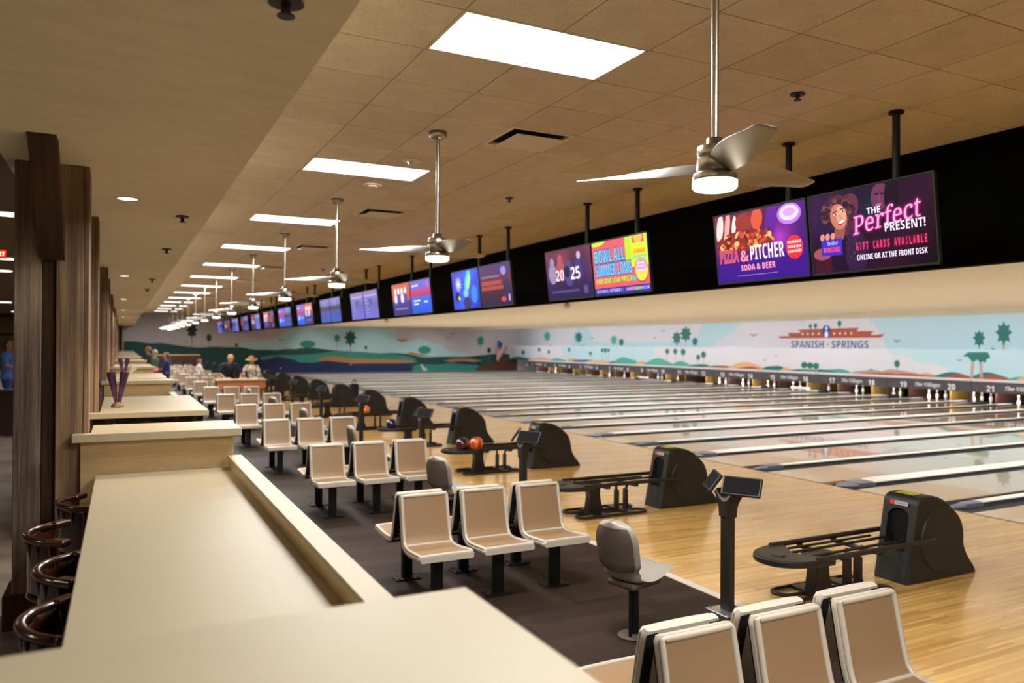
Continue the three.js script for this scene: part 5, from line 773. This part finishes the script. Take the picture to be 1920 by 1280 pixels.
{
  const F = (x, y, z) => [x, y, z];
  person('person in navy dress and hair tied up, standing between counters and seats', [1.42, 0, -30], -Math.PI / 2 - 0.2, { height: 1.66, shirt: '#232560', legs: '#1e2050', hair: '#5a4630', skin: '#c8977a', elbows: [F(-0.25, 1.08, 0.1), F(0.25, 1.08, 0.1)], wrists: [F(-0.12, 1.0, 0.32), F(0.12, 1.0, 0.32)], hairLong: true, shoes: '#2a2a30' });
  const cl = new THREE.SphereGeometry(0.15, 18, 12); { const p = cl.attributes.position; for (let i = 0; i < p.count; i++) { const k = 1 + 0.22 * Math.sin(p.getX(i) * 40 + p.getY(i) * 31) * Math.cos(p.getZ(i) * 37); p.setXYZ(i, p.getX(i) * k, p.getY(i) * k * 0.8, p.getZ(i) * k); } cl.computeVertexNormals(); cl.translate(1.02, 1.0, -29.95); }
  single('pink_cloth', cl, std({ color: hex('#d8607c'), roughness: 0.9 }), 'bundled pink cloth in the hands of the person in navy', 'cloth');
  person('person with dark shirt and bald head standing farthest along the counters', [1.0, 0, -36.2], -1.9, { height: 1.84, shirt: '#26262c', legs: '#2a2a30', hair: '#7a5a48', skin: '#b87a60', sleeve: 0.8 });
  person('person with grey hair and green shirt standing beside the counters', [1.15, 0, -33.2], -1.9, { height: 1.73, shirt: '#4a5a3c', legs: '#3a3a34', hair: '#9a9088', skin: '#c89a80' });
  person('person in white top sitting on a bench seat far down the hall', [3.25, 0, -38.6], Math.PI / 2, { height: 1.6, sit: true, shirt: '#e4d8dc', legs: '#5a3a34', hair: '#6a4a38', skin: '#c08a70', hairLong: true, elbows: [F(-0.24, 0.7, 0.12), F(0.24, 0.7, 0.12)], wrists: [F(-0.14, 0.66, 0.36), F(0.14, 0.66, 0.36)] });
  person('person in dark navy shirt leaning over the wooden table', [2.9, 0, -24.85], 0.15, { height: 1.72, lean: 0.42, shoulder: 0.22, shirt: '#171b2e', legs: '#1c2232', hair: '#b09a6a', skin: '#c08a68', elbows: [F(-0.33, 1.08, 0.28), F(0.33, 1.08, 0.28)], wrists: [F(-0.24, 0.97, 0.5), F(0.24, 0.97, 0.5)], shoes: '#2a2a2a' });
  const floral = std({ map: texture(canvas(64, 64, (g) => { g.fillStyle = '#cdbfae'; g.fillRect(0, 0, 64, 64); for (let i = 0; i < 40; i++) { g.fillStyle = ['#8a6a52', '#e8e2da', '#a8907a', '#6a5648'][i % 4]; g.beginPath(); g.ellipse(rnd() * 64, rnd() * 64, 3 + rnd() * 5, 2 + rnd() * 3, rnd() * 3, 0, 6.3); g.fill(); } })), roughness: 0.9 });
  const w = person('person in tan hat and patterned top standing behind the wooden table', [3.6, 0, -24.8], -0.3, { height: 1.6, lean: 0.2, shirt: '#c8b8a4', cloth: floral, legs: '#9aa0a0', hair: '#8a6a48', skin: '#c89a7c', hat: '#a87c4c', long: true, elbows: [F(-0.26, 1.0, 0.16), F(0.26, 1.0, 0.16)], wrists: [F(-0.16, 0.98, 0.42), F(0.18, 0.98, 0.42)] });
  metric(w.children[1].geometry); { const g = w.children[1].geometry, p = g.attributes.position, u = new Float32Array(p.count * 2); for (let i = 0; i < p.count; i++) { u[2 * i] = p.getX(i) * 3; u[2 * i + 1] = p.getY(i) * 3; } g.setAttribute('uv', new THREE.BufferAttribute(u, 2)); }
  person('person in blue shirt and jeans at the left edge behind the pillar', [-2.05, CON, -18.6], 1.2, { height: 1.62, shirt: '#4a6ab0', legs: '#2a3a66', hair: '#3a2a22', skin: '#a8765c', elbows: [F(-0.28, 1.1, 0.1), F(0.3, 1.05, 0.12)], wrists: [F(-0.2, 0.98, 0.34), F(0.24, 0.9, 0.36)] });
  // table with papers
  const t = thing('wooden_table', 'orange wood table covered in white papers between two bench blocks', 'table', [3.15, 0, -24.0]);
  mesh('table_top', box(1.42, 0.04, 0.7, 0, 0.91, 0, 0.008), M.oak, t); const ow = std({ color: hex('#b0683a'), roughness: 0.5 }); mesh('apron', [ext(-0.66, 0.66, 0.66, 0.89, 0.29, 0.32), ext(-0.66, 0.66, 0.66, 0.89, -0.32, -0.29), ext(-0.68, -0.66, 0.66, 0.89, -0.32, 0.32), ext(0.66, 0.68, 0.66, 0.89, -0.32, 0.32)], ow, t);
  for (const [x, z] of [[-0.62, 0.27], [0.62, 0.27], [-0.62, -0.27], [0.62, -0.27]]) mesh('leg', ext(x - 0.03, x + 0.03, 0, 0.66, z - 0.03, z + 0.03, 0.006), ow, t);
  for (const [x, z, r, n] of [[2.72, -23.95, 0.2, 'leftmost'], [3.2, -23.82, -0.3, 'middle'], [3.62, -23.9, 0.5, 'rightmost']]) { const p = thing('paper_stack', `white paper stack on the wooden table, ${n} of three`, 'paper', [x, 0.931, z], r); mesh('sheets', [box(0.22, 0.03, 0.3, 0, 0.015, 0), box(0.21, 0.012, 0.29, 0.015, 0.037, 0.01).rotateY(0.12)], M.whiteTrim, p); }
  const bag = thing('navy_bag', 'dark navy upright bag standing on the approach beyond the far ball returns', 'bag', [7.2, 0, -26.2]); mesh('bag_body', box(0.3, 0.62, 0.26, 0, 0.31, 0, 0.08), std({ color: hex('#161c30'), roughness: 0.8 }), bag); mesh('handle', tube([[-0.07, 0.6, 0], [-0.06, 0.72, 0], [0.06, 0.72, 0], [0.07, 0.6, 0]], 0.012), M.rail, bag);
  const part = thing('low_partition', 'brown panelled low partition with tan cap before the end wall', 'partition', [2.75, 0, -47.1]); mesh('panel', box(2.4, 1.28, 0.1, 0, 0.64, 0), std({ color: hex('#4a2c20'), roughness: 0.7 }), part); mesh('cap', box(2.5, 0.06, 0.18, 0, 1.31, 0, 0.01), M.oak, part); for (let i = 0; i < 5; i++) mesh('panel_moulding', box(0.38, 0.9, 0.02, -0.96 + i * 0.48, 0.66, 0.058, 0.006), std({ color: hex('#3c2219'), roughness: 0.7 }), part);
}
// ------------------------------------------------------------------ what shows left of the pillar
{
  const E = atZ(4, 476, -13); const t = thing('exit_sign', 'red glowing exit sign hanging at the left edge of the picture', 'sign', [E.x - 0.05, E.y, -13]);
  t.scale.setScalar(0.62); mesh('housing', box(0.34, 0.2, 0.05, 0, 0, 0, 0.01), M.blackPlastic, t); mesh('face', new THREE.PlaneGeometry(0.32, 0.18).translate(0, 0, 0.0265), std({ color: 0x111111, emissive: 0xffffff, emissiveMap: texture(script('EXIT', 128, 72, 'bold 52px sans-serif', '#ffd9a0', '#e01818')), emissiveIntensity: 1.2 }), t); mesh('stem', bar([0, 0.1, 0], [0, (3.62 - E.y) / 0.62, 0], 0.012), M.blackMetal, t);
  const spots = [[6, 505, 'lower'], [12, 482, 'middle'], [16, 397, 'upper']];
  for (const [x, y, n] of spots) { const d = sight(x, y), k = (3.62 - 2) / d.y, p = v(d.x * k, 3.62, d.z * k); const l = thing('round_ceiling_light', `${n} bright oval ceiling light left of the first pillar`, 'ceiling light', [p.x, 3.62, p.z]); mesh('rim', cyl(0.2, 0.21, 0.03, 0, -0.015, 0, 28), M.frameWhite, l); mesh('lens', cyl(0.17, 0.17, 0.012, 0, -0.032, 0, 28), M.spotGlow, l); }
  for (let k = 0; k < 5; k++) { const z = -4 - 11 * k; const l = thing('side_light_panel', `wide ceiling light panel over the side room hidden by the pillars, ${ord(k)} from the camera`, 'ceiling light', [-4.6, 3.62, z]); mesh('frame', ext(-0.62, 0.62, -0.02, 0, -0.32, 0.32, 0.006), M.frameWhite, l); mesh('diffuser', ext(-0.58, 0.58, -0.024, -0.018, -0.28, 0.28), M.panelGlow, l); areaLight(-4.6, 3.59, z, 1.16, 0.56, SIDE_COLOR, ROOM_LIGHT, [-4.6, 0, z]); }
  const p = atZ(14, 650, END - 5.95); const f = thing('framed_picture', 'dark framed pale picture on the yellow wall behind the pillar', 'picture', [p.x, p.y, END - 5.96]); mesh('frame', [ext(-0.75, 0.75, 0.75, 0.85, -0.03, 0.03), ext(-0.75, 0.75, -0.85, -0.75, -0.03, 0.03), ext(-0.75, -0.65, -0.85, 0.85, -0.03, 0.03), ext(0.65, 0.75, -0.85, 0.85, -0.03, 0.03)], M.timberDark, f); mesh('print', ext(-0.65, 0.65, -0.75, 0.75, -0.02, 0.01), std({ color: hex('#cdb8b0'), roughness: 0.8 }), f);
  const q = atZ(8, 745, -15.5); const tb = thing('dark_table', 'dark wooden booth table with solid front in the side room left of the first pillar', 'table', [q.x - 0.4, CON, -15.5]); mesh('table_top', box(1.5, 0.05, 0.9, 0, 0.74, 0, 0.01), M.wineWood, tb); mesh('front_panel', [ext(-0.7, 0.7, 0.02, 0.715, 0.36, 0.4, 0.006), ext(-0.7, -0.66, 0.02, 0.715, -0.4, 0.36), ext(0.66, 0.7, 0.02, 0.715, -0.4, 0.36)], M.wineWood, tb);
  const nk = thing('white_plate', 'white plate on the dark table in the side room', 'plate', [q.x - 0.1, CON + 0.766, -15.3]); mesh('dish', new THREE.LatheGeometry([[0, 0.004], [0.07, 0.004], [0.12, 0.02], [0.122, 0.024], [0.07, 0.01], [0, 0.01]].map((a) => new THREE.Vector2(...a)), 28), M.pin, nk);
}



// every set of repeats is one group
const GROUPS = { light_panel: 'light panels in the tiled ceiling', air_vent: 'air vents in the tiled ceiling', fire_sprinkler: 'fire sprinklers on the ceilings', smoke_detector: 'detectors on the ceiling tiles', downlight: 'downlights in the plaster ceiling', fluorescent_strip: 'strips behind the lane ceiling fascia', slot_light: 'strip lamps in the lane ceiling slots', pin_light: 'lamps over the pin deck', lane_divider: 'dividers between the bowling lanes', pinsetter_mask: 'masking panels above the pins', bowling_pin: 'bowling pins standing at the lane ends', sweep_bar: 'lowered sweep bars', ceiling_fan: 'ceiling fans in a row over the seats', television: 'screens hanging over the approach', hanging_pole: 'poles carrying the screens', sensor_camera: 'sensors under the curtain wall', ball_return: 'ball returns on the approach', bowling_ball: 'bowling balls on the racks', score_console: 'score consoles at the approach edge', swivel_stool: 'swivel stools by the score consoles', divider_cabinet: 'tall cabinets along the concourse', long_counter: 'long counters along the concourse', floor_step: 'steps down from the concourse', bar_counter: 'bars along the concourse', timber_pillar: 'timber pillars along the concourse', bar_stool: 'bar stools at the nearest bar', cone_holder: 'cone holders on the counters', person: 'people in the hall', paper_stack: 'paper stacks on the wooden table', round_ceiling_light: 'round lights over the side room', side_light_panel: 'light panels over the side room' };
for (const o of scene.children) { const g = GROUPS[o.name.replace(/_[0-9]{3}$/, '')]; if (g && o.userData.label && !o.userData.group) o.userData.group = g; }
renderer.render(scene, camera);
